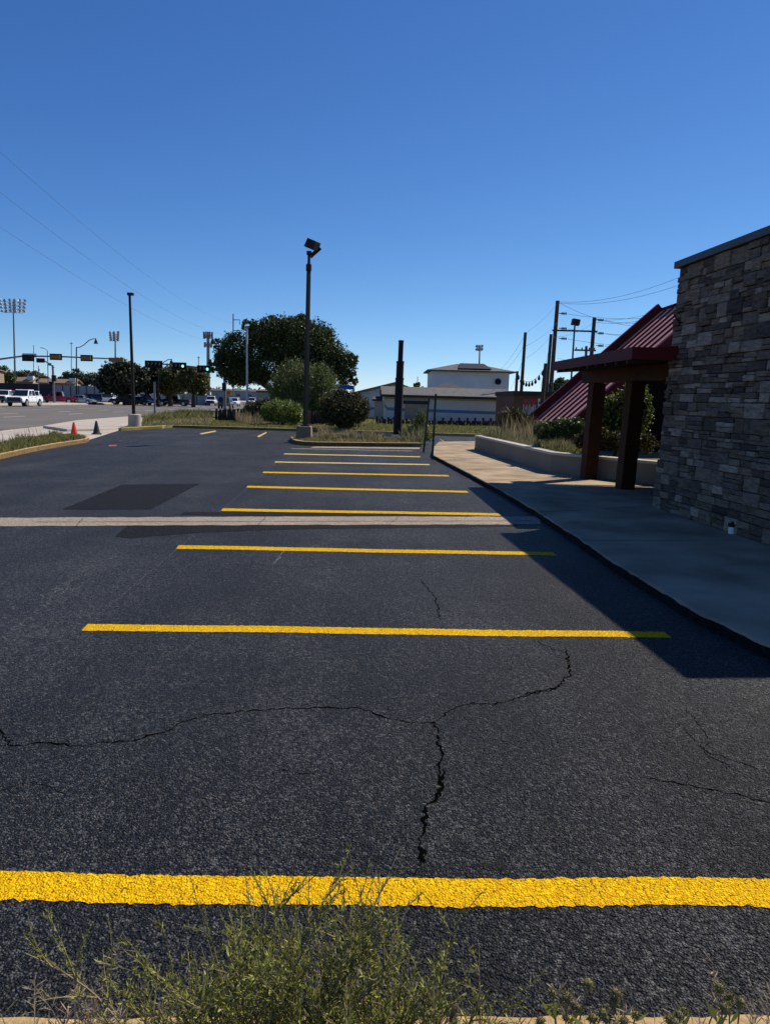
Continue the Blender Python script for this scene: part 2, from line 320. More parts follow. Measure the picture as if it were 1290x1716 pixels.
def copy_tree(o, parent=None):
    c = o.copy(); COL.objects.link(c)
    if parent: c.parent = parent
    for ch in list(o.children): copy_tree(ch, c)
    return c
rng = np.random.default_rng(7); rnd = random.Random(11)
def fast_mesh(name, V, n_per, mat, parent=None):
    """V: (faces, n_per, 3) array"""
    F = V.shape[0]; me = bpy.data.meshes.new(name)
    me.vertices.add(F * n_per); me.vertices.foreach_set('co', V.reshape(-1).astype(np.float32))
    me.loops.add(F * n_per); me.loops.foreach_set('vertex_index', np.arange(F * n_per, dtype=np.int32))
    me.polygons.add(F); me.polygons.foreach_set('loop_start', np.arange(0, F * n_per, n_per, dtype=np.int32))
    me.update(calc_edges=True); me.materials.append(mat)
    o = bpy.data.objects.new(name, me); COL.objects.link(o)
    if parent: o.parent = parent
    return o
def unit(n):
    v = rng.normal(size=(n, 3)); return v / np.linalg.norm(v, axis=1, keepdims=True)
def leaf_quads(P, size, jit=0.4, aspect=0.6, up=0.0):
    n = len(P); a = unit(n); a[:, 2] += up; a /= np.linalg.norm(a, axis=1, keepdims=True)
    b = np.cross(a, unit(n)); b /= np.linalg.norm(b, axis=1, keepdims=True) + 1e-9
    s = size * (1 + jit * rng.uniform(-1, 1, (n, 1)))
    return np.stack([P - a * s * .5, P + b * s * aspect * .5, P + a * s * .5, P - b * s * aspect * .5], axis=1)
def crown_points(lumps, n, cl=30, spread=0.18, inner=0.45):
    """lumps: list of (centre, radii); leaf positions in clumps near the lumps' surfaces"""
    w = np.array([r[0] * r[1] + r[0] * r[2] + r[1] * r[2] for c, r in lumps]); w = w / w.sum()
    k = max(1, n // cl); idx = rng.choice(len(lumps), k, p=w)
    C = np.array([c for c, r in lumps], float)[idx]; Rr = np.array([r for c, r in lumps], float)[idx]
    rad = inner + (1.0 - inner) * rng.uniform(0, 1, (k, 1)) ** 0.5
    rad *= 1 + 0.09 * np.clip(rng.normal(size=(k, 1)), -1.6, 1.6)
    ctr = C + unit(k) * Rr * rad
    j = np.repeat(np.arange(k), cl); P = ctr[j] + np.clip(rng.normal(size=(k * cl, 3)), -1.7, 1.7) * (Rr[j].mean(axis=1, keepdims=True) * spread)
    return P
def px_lumps(items, Y, depth=0.9):
    L = []
    for px, py, rx, ry in items:
        c = at(px, py, Y); k = Y / FPX; L.append(((c.x, c.y, c.z), (rx * k, rx * k * depth, ry * k)))
    return L
def tree(name, label, cat, loc, lumps, n, size, leafmat, trunk_r=0.15, limbs=True, group=None, cl=30, spread=0.18, inner=0.45, aspect=0.6, up=0.0, trunk_pts=None, trunk=True, minz=None):
    t = thing(name, label, cat, loc, 0, group); o = np.array(loc)
    P = crown_points(lumps, n, cl, spread, inner) - o
    if minz is not None: P = P[P[:, 2] > minz]
    fast_mesh('crown' if trunk_r > 0.08 else 'foliage', leaf_quads(P, size, aspect=aspect, up=up), 4, leafmat, t)
    if trunk:
        mb = MB(); top = Vector(lumps[0][0]) - Vector(loc)
        pts = trunk_pts or [Vector((0, 0, -0.15)), Vector((top.x * .15, 0, top.z * .3)), Vector((top.x * .5, 0, top.z * .6)), top]
        pts = [Vector(p) for p in pts]
        mb.tube(pts, [trunk_r * (1.25 - 0.9 * i / (len(pts) - 1)) for i in range(len(pts))], 8)
        if limbs:
            for c, r in lumps:
                e = Vector(c) - Vector(loc); s = pts[len(pts) // 2]; mid = (s + e) / 2 + Vector((rnd.uniform(-.2, .2), rnd.uniform(-.2, .2), -0.1 * (e - s).length))
                mb.tube([s, mid, e], [trunk_r * .55, trunk_r * .35, trunk_r * .12], 6)
        build('trunk' if trunk_r > 0.08 else 'stem', mb, M_['trunk'], t, True)
    return t
def poly_points(poly, n):
    P = np.array([(p[0], p[1]) for p in poly]); lo, hi = P.min(0), P.max(0); out = []
    got = 0
    while got < n:
        q = rng.uniform(lo, hi, (n, 2)); ins = np.zeros(n, bool); j = len(P) - 1
        for i in range(len(P)):
            c = ((P[i, 1] > q[:, 1]) != (P[j, 1] > q[:, 1])) & (q[:, 0] < (P[j, 0] - P[i, 0]) * (q[:, 1] - P[i, 1]) / (P[j, 1] - P[i, 1] + 1e-12) + P[i, 0])
            ins ^= c; j = i
        out.append(q[ins]); got += ins.sum()
    return np.concatenate(out)[:n]
def blades(name, xy, hfun, z, width, mat, lean=0.35, parent=None, patchy=0.0, pscale=1.0):
    n = len(xy); h = hfun(n).reshape(-1, 1)
    if patchy:
        g = np.sin(xy[:, 0] * 2.1 * pscale + 1.3 * np.sin(xy[:, 1] * 1.7 * pscale)) * np.cos(xy[:, 1] * 1.3 * pscale + xy[:, 0] * 0.7 * pscale)
        h = h * (1 + patchy * g.reshape(-1, 1))
    zz = z if isinstance(z, np.ndarray) else np.full(n, z)
    b = np.concatenate([xy, zz.reshape(-1, 1)], axis=1); th = rng.uniform(0, 2 * np.pi, n)
    side = np.stack([np.cos(th), np.sin(th), np.zeros(n)], 1) * width * .5
    ln = rng.normal(size=(n, 2)) * lean; ln = np.concatenate([ln * h, h], 1)
    mid = b + ln * np.array([0.4, 0.4, 0.6]); tip = b + ln
    V = np.stack([b - side, b + side, mid + side * .8, tip, mid - side * .8], 1)
    return fast_mesh(name, V, 5, mat, parent)

def sheet(name, pts, dz, mat, kind='structure', label=None, sub=0, parent=None):
    b = bmesh.new(); vs = [b.verts.new((p[0], p[1], 0)) for p in pts]; b.faces.new(vs)
    for y in (Y1, Y2):
        bmesh.ops.bisect_plane(b, geom=list(b.verts) + list(b.edges) + list(b.faces), plane_co=(0, y, 0), plane_no=(0, 1, 0))
    bmesh.ops.triangulate(b, faces=list(b.faces))
    for v in b.verts: v.co.z = gz(v.co.y) + dz
    bmesh.ops.recalc_face_normals(b, faces=b.faces)
    for f in b.faces:
        if f.normal.z < 0: f.normal_flip()
    me = bpy.data.meshes.new(name); b.to_mesh(me); b.free(); me.materials.append(mat)
    o = bpy.data.objects.new(name, me); COL.objects.link(o)
    if kind: o['kind'] = kind
    return o
def jitter_edge(p, q, n, amp):
    p, q = Vector(p), Vector(q); d = (q - p); nrm = Vector((-d.y, d.x, 0)).normalized()
    return [p + d * (i / n) + nrm * (rnd.uniform(-amp, amp) if 0 < i < n else 0) for i in range(n + 1)]

# ------------------------------------------------------------------ ground, roads, pavements
def stru(o): o['kind'] = 'structure'; return o
ground = sheet('ground', [(-2500, -60), (2500, -60), (2500, 4500), (-2500, 4500)], -0.12, M_['turf'])
FAR_L, FAR_R = G(262, 718.5), G(930, 736)
lot = sheet('parking_lot', [(-10, 1.4), (16, 1.4), (16, 20), (FAR_R.x + 4, FAR_R.y), FAR_R, G(700, 729), G(490, 722.5), G(290, 717), FAR_L, G(198, 722), G(150, 737), G(0, 769), G(-260, 834)], 0.0, M_['asphalt'])

pA, pB = G(0, 722), G(215, 699); rd = (pB - pA).normalized()
f0 = Vector((-45.5, 81, 0)); f1 = f0 + AX * 330
road = sheet('road', [pA - rd * 18, pA, pB, pB + AX * 60, pB + AX * 330, f1, f0, f0 - AX * 80], -0.02, M_['road'])
apron = sheet('driveway', [pA - rd * 18, pA, pB, G(262, 700), G(235, 716), G(212, 722), G(150, 737), G(0, 769), G(-260, 834)], -0.006, M_['pale_concrete'])
def slab(name, poly, z1, mat, thick=0.3, kind='structure', bevel=0.02):
    """raised slab whose top follows the terrain"""
    b = bmesh.new(); f = b.faces.new([b.verts.new((p[0], p[1], 0)) for p in poly])
    bmesh.ops.bisect_plane(b, geom=list(b.verts) + list(b.edges) + list(b.faces), plane_co=(0, Y1, 0), plane_no=(0, 1, 0))
    top = list(b.faces); r = bmesh.ops.extrude_face_region(b, geom=top)
    nv = [e for e in r['geom'] if isinstance(e, bmesh.types.BMVert)]; ns = set(nv)
    for v in b.verts: v.co.z = gz(v.co.y) + (z1 if v in ns else z1 - thick)
    bmesh.ops.recalc_face_normals(b, faces=b.faces)
    me = bpy.data.meshes.new(name); b.to_mesh(me); b.free(); me.materials.append(mat)
    o = bpy.data.objects.new(name, me); COL.objects.link(o)
    if kind: o['kind'] = kind
    if bevel:
        bv = o.modifiers.new('bevel', 'BEVEL'); bv.width = bevel; bv.segments = 2; bv.limit_method = 'ANGLE'; bv.angle_limit = R(50)
    return o
slab('pavement', [G(73, 717), G(112, 723), G(160, 722), G(210, 719), G(232, 704), G(216, 700), G(130, 707)], 0.10, M_['pale_concrete'], bevel=0.03)
def ribbon(name, pts, w, z0, z1, mat, kind='structure', bevel=0.015):
    """kerb: a strip of width w following pts (left side)"""
    pts = [Vector((p[0], p[1], 0)) for p in pts]; n = len(pts); L = []; Rr = []
    for i, p in enumerate(pts):
        t = (pts[min(i + 1, n - 1)] - pts[max(i - 1, 0)]).normalized(); q = Vector((-t.y, t.x, 0)); L.append(p + q * w); Rr.append(p)
    mb = MB()
    for i in range(n):
        a, b_ = Rr[i], L[i]
        mb.v += [(a.x, a.y, gz(a.y) + z0), (b_.x, b_.y, gz(b_.y) + z0), (b_.x, b_.y, gz(b_.y) + z1), (a.x, a.y, gz(a.y) + z1)]
    for i in range(n - 1):
        o = i * 4
        for k in range(4): mb.f.append((o + k, o + (k + 1) % 4, o + 4 + (k + 1) % 4, o + 4 + k)); mb.mi.append(0)
    mb.f += [(0, 1, 2, 3), ((n - 1) * 4, (n - 1) * 4 + 3, (n - 1) * 4 + 2, (n - 1) * 4 + 1)]; mb.mi += [0, 0]
    o = build(name, mb, mat, bevel=bevel); o['kind'] = kind; return o
def smooth_line(pts, n=6):
    out = []
    P = [Vector(p) for p in pts]
    for i in range(len(P) - 1):
        a, b, c, d = P[max(i - 1, 0)], P[i], P[i + 1], P[min(i + 2, len(P) - 1)]
        for k in range(n):
            t = k / n; out.append(0.5 * ((2 * b) + (c - a) * t + (2 * a - 5 * b + 4 * c - d) * t * t + (3 * b - a - 3 * c + d) * t ** 3))
    return out + [P[-1]]
# left grass strip
ks = smooth_line([G(-260, 835), G(-120, 797), G(0, 770), G(50, 758.5), G(100, 749), G(135, 743.5), G(148, 740.5), G(146, 737.5), G(112, 736), G(50, 742), G(0, 752), G(-200, 790)], 5)
ribbon('kerb', ks, 0.14, -0.2, 0.13, M_['kerb'])
slab('turf', ks, 0.115, M_['turf'], bevel=0)
# far verge and lawn with its kerb
front = [G(204, 722), G(262, 718.5), G(276, 717.8), G(290, 716.8), G(390, 719.5), G(490, 722.5), G(700, 729), G(930, 736), G(1010, 738)]
ribbon('kerb', smooth_line(front, 3), 0.15, -0.2, 0.13, M_['kerb'])
verge_poly = front + [Vector((20, 33, 0)), Vector((24, 62, 0)), Vector((-3, 60, 0)), G(420, 694), G(345, 697), G(262, 701), G(232, 714)]
slab('lawn', verge_poly, 0.115, M_['turf'], bevel=0)
# lamp island
isl = smooth_line([G(488, 739.5), G(492, 743.5), G(520, 747), G(600, 748), G(705, 749)], 4)
ib = [Vector((G(705, 749).x, 28.0, 0)), Vector((G(600, 740).x, 28.4, 0)), Vector((G(500, 735).x, 28.6, 0)), Vector((G(486, 737).x, 27.7, 0))]
ribbon('kerb', isl, 0.15, -0.2, 0.14, M_['kerb'])
slab('turf', isl + ib, 0.12, M_['soil'], bevel=0)
# concrete walk by the building
walk_edge_px = [(722, 766), (780, 797), (838, 829), (895, 864), (960, 908), (1033, 960), (1160, 1040), (1288, 1104)]
we = [G(*p) for p in walk_edge_px]; dn = (we[-1] - we[-2]).normalized(); we.append(we[-1] + dn * 1.6 + Vector((0.05, -1.2, 0)))
dense = []
for i in range(len(we) - 1):
    k = max(2, int((we[i + 1] - we[i]).length / 0.11)); dense += jitter_edge(we[i], we[i + 1], k, 0.006)[:-1]
dense.append(we[-1])
walk = dense + [Vector((14, 1.9, 0)), Vector((14, 25, 0)), Vector((8, 29.0, 0)), G(800, 743), G(735, 744), G(727, 752)]
slab('pavement', walk, 0.09, M_['concrete'], thick=0.25, bevel=0.02)
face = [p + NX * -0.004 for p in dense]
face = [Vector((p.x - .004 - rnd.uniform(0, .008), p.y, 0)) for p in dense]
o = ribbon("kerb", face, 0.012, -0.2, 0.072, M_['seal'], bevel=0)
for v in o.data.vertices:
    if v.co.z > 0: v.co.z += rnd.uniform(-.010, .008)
# joints of the walk: shallow dark grooves
for k, (a, b_) in enumerate([((735, 772), (805, 768)), ((800, 806), (930, 800)), ((905, 858), (1090, 848)), ((975, 905), (1240, 905))]):
    p, q = G(a[0], a[1], 0.094), G(b_[0], b_[1], 0.094); d = (q - p).normalized(); nn = Vector((-d.y, d.x, 0)) * 0.006
    mb = MB(); mb.quad(p - nn, q - nn, q + nn, p + nn); stru(build('pavement_joint', mb, M_['crack'], fix=False))
# drain channel across the lot, dark seal strips beside it
def wob_sheet(name, top_px, bot_px, dz, mat, amp, step=0.12, kind='structure', z_px=0.0):
    """band between two pixel lines, edges slightly ragged"""
    T = [G(*p) for p in top_px]; B = [G(*p) for p in bot_px]
    def densify(L):
        out = []
        for i in range(len(L) - 1):
            k = max(1, int((L[i + 1] - L[i]).length / step)); out += jitter_edge(L[i], L[i + 1], k, amp)[(0 if i == 0 else 1):]
        return out
    T, B = densify(T), densify(B)
    o = sheet(name, T + B[::-1], dz, mat); return o
gut = wob_sheet('drain_channel', [(-250, 870), (0, 868), (450, 866), (905, 866)], [(-250, 884), (0, 882), (450, 880), (905, 879)], 0.003, M_['gutter'], 0.022)
mid = wob_sheet('drain_line', [(60, 874.6), (890, 872.6)], [(60, 875.6), (890, 873.6)], 0.006, pm('gutter_stain', (0.15, 0.12, 0.10), 0.9, 0.5, 6), 0.02)
wob_sheet('asphalt_patch', [(205, 812), (335, 811)], [(104, 854), (252, 854)], 0.002, M_['seal'], 0.035)
wob_sheet('asphalt_patch', [(215, 880.5), (870, 879.5)], [(193, 899), (215, 902), (330, 893), (500, 887), (860, 883)], 0.002, M_['seal'], 0.022)
wob_sheet('asphalt_patch', [(310, 858), (500, 858), (838, 863)], [(300, 863), (420, 866), (840, 866)], 0.002, M_['seal'], 0.022)
# parking lines: sprayed, slightly ragged edges
def line(tl, bl, tr, br, mat='yellow', bow=0.0, dz=0.003):
    a, b_, c, d = G(*tl), G(*bl), G(*tr), G(*br)
    n = max(8, int((c - a).length / 0.014)); top, bot = [], []
    ph, ph2 = rnd.uniform(0, 6), rnd.uniform(0, 6)
    for i in range(n + 1):
        t = i / n; w = 0.007 * math.sin(ph + 9 * t) + 0.004 * math.sin(ph2 + 23 * t)
        e = lambda: rnd.gauss(0, 0.0035)
        top.append(a.lerp(c, t) + Vector((0, w + e(), 0))); bot.append(b_.lerp(d, t) + Vector((0, w + e(), 0)))
    mb = MB(); mb.v = [(p.x, p.y, gz(p.y) + dz) for p in top + bot]; m = n + 1
    mb.f = [(m + i, m + i + 1, i + 1, i) for i in range(n)]; mb.mi = [0] * n
    return stru(build('parking_line', mb, M_[mat], fix=False))
line((-350, 1460), (-380, 1509), (1690, 1480), (1735, 1526))
line((148, 1046), (137, 1057), (1112, 1059.5), (1125, 1069.5))
line((300, 914), (295, 920), (925, 926), (934, 931.5))
line((374, 852.2), (370, 856.4), (834, 860.3), (841, 864.3))
line((415, 814.3), (413, 817.4), (781, 822.8), (786, 825.9))
line((442, 790.4), (440, 792.7), (750, 796.2), (753, 798.5))
line((462, 773.4), (460, 775.2), (718, 777.8), (721, 779.6), 'pale_yellow')
line((477, 759.9), (475, 761.4), (703, 764.9), (705, 766.4), 'pale_yellow')
line((489, 751.2), (488, 752.2), (690, 755.4), (691, 756.4), 'worn')
wob_sheet('drain_channel', [(526, 748.4), (704, 750.0)], [(520, 750.4), (702, 752.6)], 0.003, M_['gutter'], 0.03)
line((361, 721.6), (363, 723.2), (335, 726.4), (338, 728), 'pale_yellow')
line((446, 723.9), (447.5, 725.2), (431, 731.5), (434, 733), 'pale_yellow')
line((736, 735.2), (738, 736), (745, 742), (748, 743), 'pale_yellow')
# cracks in the coat: ragged ribbons lying in the surface
def crack(px, w0, mat='crack', amp=0.014, dz=0.0015, step=0.024):
    P = [G(*p) for p in px]; L = []
    for i in range(len(P) - 1):
        k = max(2, int((P[i + 1] - P[i]).length / step)); L += jitter_edge(P[i], P[i + 1], k, amp)[(0 if i == 0 else 1):]
    mb = MB(); n = len(L)
    for i, p in enumerate(L):
        t = (L[min(i + 1, n - 1)] - L[max(i - 1, 0)]).normalized(); q = Vector((-t.y, t.x, 0))
        w = w0 * (0.25 + 0.8 * rnd.random() ** 1.5) * min(1, 4 * min(i, n - 1 - i) / n + 0.5)
        for s in (-1, 1): v = p + q * s * w * .5; mb.v.append((v.x, v.y, gz(v.y) + dz))
    for i in range(n - 1): mb.f.append((2 * i, 2 * i + 1, 2 * i + 3, 2 * i + 2)); mb.mi.append(0)
    stru(build('road_crack', mb, M_[mat], fix=True))
crack([(-5, 1212), (20, 1250), (75, 1245), (135, 1250)], 0.017)
crack([(130, 1250), (148, 1249), (165, 1244)], 0.007)
crack([(288, 1223), (297, 1214), (308, 1208)], 0.008)
crack([(162, 1244), (230, 1240), (292, 1221)], 0.016)
crack([(305, 1209), (350, 1198), (430, 1190), (540, 1186), (600, 1186), (640, 1200), (690, 1212), (730, 1211)], 0.016)
crack([(725, 1213), (755, 1190), (790, 1178), (830, 1180), (885, 1165), (930, 1155), (955, 1130), (948, 1085)], 0.016)
crack([(880, 1164), (905, 1158), (932, 1154)], 0.024)
crack([(728, 1210), (740, 1260), (735, 1290), (742, 1322), (713, 1358), (708, 1400), (706, 1440), (694, 1466)], 0.017, dz=0.002)
crack([(741, 1290), (738, 1335)], 0.026, dz=0.0025)
crack([(715, 1355), (708, 1378)], 0.022, dz=0.0025)
crack([(700, 1420), (712, 1445)], 0.030, dz=0.0025)
crack([(692, 1476), (699, 1518)], 0.005, 'crack', dz=0.0055)
crack([(705, 972), (730, 1003), (736, 1040)], 0.012)
crack([(1085, 1305), (1200, 1324), (1295, 1346)], 0.010)
crack([(1120, 1200), (1185, 1260), (1290, 1295)], 0.007)
crack([(780, 838), (880, 845)], 0.01)
crack([(900, 1075), (930, 1090), (952, 1092)], 0.010)
crack([(140, 868), (128, 883)], .012, dz=.0062)
crack([(447, 866), (432, 881)], .008, dz=.0062)
crack([(668, 866), (652, 880)], .008, dz=.0062)
crack([(1150, 1190), (1185, 1235), (1180, 1262), (1235, 1290)], .006)
crack([(0, 1325), (60, 1310), (110, 1330)], .006)
crack([(420, 1310), (470, 1290), (540, 1300)], .005)
crack([(180, 955), (420, 945), (700, 962)], .006)
crack([(0, 1080), (70, 1022), (130, 962), (190, 932)], 0.012, 'pale_crack', 0.05)
crack([(95, 1018), (150, 968), (148, 950)], 0.010, 'pale_crack', 0.04)
crack([(40, 1010), (95, 990), (150, 940), (230, 930)], 0.012, 'pale_crack', 0.06)
crack([(480, 915), (462, 944)], 0.02, 'pale_crack', 0.02)
crack([(130, 1060), (300, 918), (372, 855), (470, 770)], 0.007, 'pale_crack', 0.006)
crack([(800, 1452), (822, 1450), (848, 1453)], 0.05, 'seal', 0.012)
# red sprayed mark and a red smear
wob_sheet('paint_mark', [(184, 745.8), (197, 745.6)], [(182, 748.0), (195, 747.8)], 0.004, M_['red_mark'], 0.03)

# road markings, far pavement
for off in (7.5, 11.0, 19.5, 23.0):
    for k in range(0, 26):
        s = rd * (k * 11.0 - 6) if False else AX * (k * 11.0 - 20 + off * 2)
        c = pA + NX * (-off) + s
        if c.y < 22 or c.y > 260: continue
        mb = MB(); n_ = NX * 0.08; e = AX * 3.2
        pts = [c - n_, c + n_, c + n_ + e, c - n_ + e]; o = sheet('road_marking', pts, -0.012, M_['road_white'])
for off in (15.1, 15.45):
    c = pA + NX * (-off) - AX * 10; n_ = NX * 0.06
    sheet('road_marking', [c - n_, c + n_, c + n_ + AX * 300, c - n_ + AX * 300], -0.012, M_['pale_yellow'])
ribbon('kerb', [f0 - AX * 70, f0, f0 + AX * 120, f1], 0.3, -0.2, 0.12, M_['pale_concrete'])
slab('pavement', [f0 - AX * 70 - NX * .3, f0 - NX * .3, f1 - NX * .3, f1 - NX * 4.0, f0 - NX * 4.0, f0 - AX * 70 - NX * 4.0], 0.115, M_['pale_concrete'], bevel=0)
sheet('car_park', [f0 - AX * 60 - NX * 4, f1 - NX * 4, f1 - NX * 90, f0 - AX * 60 - NX * 90], -0.06, M_['road'])
# foreground kerb and soil strip
ka, kb_, kc = G(0, 1697, .12), G(645, 1696, .12), G(1290, 1694, .12)
fk = [Vector((14, kc.y + .02, 0)), kc, kb_, ka, Vector((-10, ka.y - .05, 0))]
fkd = []
for i in range(len(fk) - 1):
    fkd += jitter_edge(fk[i], fk[i + 1], max(3, int((fk[i + 1] - fk[i]).length / 0.06)) if i in (1, 2) else 20, 0.006)[(0 if i == 0 else 1):]
ribbon('kerb', fkd, 0.16, -0.2, 0.12, M_['kerb'], bevel=0.025)
slab('soil', [(-10, kb_.y - .165), (14, kb_.y - .155), (14, -8), (-10, -8)], 0.09, M_['soil'], bevel=0)

# ------------------------------------------------------------------ restaurant: stone wall, timber canopy, red metal roof
C1 = G(1095, 850, 0.09); C2 = G(1290, 915, 0.09)
wd = (C1 - C2).normalized(); LEN = 4.62; N1 = C1 - wd * LEN                      # near corner
WOUT = Vector((-wd.y, wd.x, 0)); WTOP = at(1133, 447, C1.y).z - 0.02; BAT = 0.10
rest = thing('restaurant', 'stone clad restaurant with red metal roof and timber porch beside the pavement', 'restaurant', (C1.x, C1.y, 0.09))
O = Vector(rest.location)
wallZ = WTOP - 0.09
def wall_pt(s, z, out): # s from near corner to far corner
    return N1 + wd * s + WOUT * (out - BAT * z / wallZ) + Vector((0, 0, z)) - O
mb = MB()
back = 5.0
for (s0, s1) in ((0.0, LEN),):
    v = [wall_pt(s0, 0, -.05), wall_pt(s1, 0, -.05), wall_pt(s1, wallZ, -.05), wall_pt(s0, wallZ, -.05)]
    w = [p - WOUT * back for p in v]
    for q in w: pass
    mb.add(v + w, [(0, 1, 2, 3), (4, 7, 6, 5), (0, 3, 7, 4), (1, 5, 6, 2), (3, 2, 6, 7), (0, 4, 5, 1)])
build('wall', mb, M_['mortar'], rest)
def cladding(fn, length, height, seed):
    r = random.Random(seed); mb = MB(); z = 0.0
    def stone(s0, s1, z0, z1):
        g = 0.004; d = r.uniform(0.0, 0.05) ** 1.0; j = lambda: r.uniform(-.007, .007)
        a, b, c, e = s0 + g, s1 - g, z0 + g, z1 - g; i = min(0.010, (e - c) * .25)
        bk = [fn(a, c, -.05), fn(b, c, -.05), fn(b, e, -.05), fn(a, e, -.05)]
        md = [fn(a + j() * .5, c + j() * .5, d - .008), fn(b + j() * .5, c + j() * .5, d - .008), fn(b + j() * .5, e + j() * .5, d - .008), fn(a + j() * .5, e + j() * .5, d - .008)]
        fr = [fn(a + i + j(), c + i + j(), d + j()), fn(b - i + j(), c + i + j(), d + j()), fn(b - i + j(), e - i + j(), d + j()), fn(a + i + j(), e - i + j(), d + j())]
        mb.add(bk + md + fr, [(0, 1, 5, 4), (1, 2, 6, 5), (2, 3, 7, 6), (3, 0, 4, 7), (4, 5, 9, 8), (5, 6, 10, 9), (6, 7, 11, 10), (7, 4, 8, 11), (8, 9, 10, 11)])
    while z < height - 0.03:
        h = r.choice((0.10, 0.12, 0.14, 0.16, 0.19)); h = min(h, height - z)
        if height - z - h < 0.07: h = height - z
        s = 0.0
        while s < length - 0.01:
            w = r.uniform(0.16, 0.46); w = min(w, length - s)
            if length - s - w < 0.13: w = length - s
            q = r.random()
            if h > 0.11 and q < 0.66:                       # two or three thin stones stacked, staggered ends
                k = 3 if (h > 0.18 and q < 0.16) else 2
                cuts = [0] + sorted(r.uniform(0.3, 0.7) if k == 2 else (i_ / 3 + r.uniform(-.06, .06)) for i_ in range(1, k)) + [1]
                for i_ in range(k):
                    if w > 0.3 and r.random() < 0.5:
                        m_ = s + w * r.uniform(.3, .7); stone(s, m_, z + h * cuts[i_], z + h * cuts[i_ + 1]); stone(m_, s + w, z + h * cuts[i_], z + h * cuts[i_ + 1])
                    else: stone(s, s + w, z + h * cuts[i_], z + h * cuts[i_ + 1])
            else: stone(s, s + w * (1 if w < .35 else 1), z, z + h)
            s += w
        z += h
    return mb
st = build('stone_cladding', cladding(wall_pt, LEN, wallZ, 5), M_['stone'], rest); st['kind'] = 'stuff'
def end_pt(sgn, s_at):
    def fn(s, z, out):
        b = BAT * z / wallZ
        return N1 + wd * (s_at + sgn * (out)) - WOUT * (s + b) + Vector((0, 0, z)) - O
    return fn
st = build('stone_cladding', cladding(end_pt(-1, 0.0), back, wallZ, 9), M_['stone'], rest); st['kind'] = 'stuff'
st = build('stone_cladding', cladding(end_pt(1, LEN), back, wallZ, 13), M_['stone'], rest); st['kind'] = 'stuff'
# coping
mb = MB(); z0 = wallZ; p = lambda s, out, z: N1 + wd * s + WOUT * (out - BAT) + Vector((0, 0, z)) - O
mb.extrude([p(-.07, .075, z0 + .002), p(-.07, .075, z0 + .10), p(-.07, -back, z0 + .10), p(-.07, -back, z0 + .002)], wd * (LEN + .14))
cop = build('coping', mb, M_['coping'], rest, bevel=0.006)
mb = MB()
cp = [at(x, y, C1.y - 0.35) + Vector((-.06, 0, 0)) - O for x, y in ((1136, 526), (1139, 533), (1145, 541), (1151, 541))]
mb.tube(cp, 0.012, 6); build('cable_stub', mb, M_['black_metal'], rest)
# canopy over the porch
FZ0, FZ1 = 2.33, 2.55
cn, cf = at(1060, 602, 10.75), at(928, 619, 15.1)
cn, cf = Vector((cn.x, cn.y, 0)), Vector((cf.x, cf.y, 0)); FZ0 = at(1060, 602, 10.75).z
cd = (cf - cn).normalized(); cx = Vector((cd.y, -cd.x, 0))
Z = lambda v, z: Vector((v.x, v.y, z)) - O
can = MB(); Lc = (cf - cn).length; Wc = 3.6; FH = 0.155
def canp(s, w, z): return Z(cn + cd * s + cx * w, z)
can.add([canp(0, 0, FZ0 + .03), canp(Lc, 0, FZ0 + .03), canp(Lc, Wc, FZ0 + .33), canp(0, Wc, FZ0 + .33),
         canp(0, 0, FZ0 + FH), canp(Lc, 0, FZ0 + FH), canp(Lc, Wc, FZ0 + .45), canp(0, Wc, FZ0 + .45)],
        [(0, 1, 2, 3), (4, 7, 6, 5), (0, 4, 5, 1), (1, 5, 6, 2), (2, 6, 7, 3), (3, 7, 4, 0)])
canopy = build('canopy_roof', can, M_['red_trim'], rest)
mb = MB()
mb.extrude([canp(-.02, -.03, FZ0), canp(-.02, -.004, FZ0), canp(-.02, -.004, FZ0 + FH + .02), canp(-.02, -.03, FZ0 + FH + .02)], cd * (Lc + .04))
mb.extrude([canp(-.03, -.03, FZ0), canp(-.004, -.03, FZ0), canp(-.004, -.03, FZ0 + FH + .02), canp(-.03, -.03, FZ0 + FH + .02)], cx * Wc)
mb.extrude([canp(Lc + .004, -.03, FZ0), canp(Lc + .03, -.03, FZ0), canp(Lc + .03, -.03, FZ0 + FH + .02), canp(Lc + .004, -.03, FZ0 + FH + .02)], cx * Wc)
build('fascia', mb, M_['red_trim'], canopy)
for k in range(9):
    s = 0.25 + k * (Lc - .5) / 8; mb = MB()
    mb.extrude([canp(s - .03, 0.0, FZ0 - .05), canp(s + .03, 0.0, FZ0 - .05), canp(s + .03, 0.0, FZ0 + .028), canp(s - .03, 0.0, FZ0 + .028)], cx * 2.6 + Vector((0, 0, .21)))
    build('rafter', mb, M_['dark_wood'], canopy)
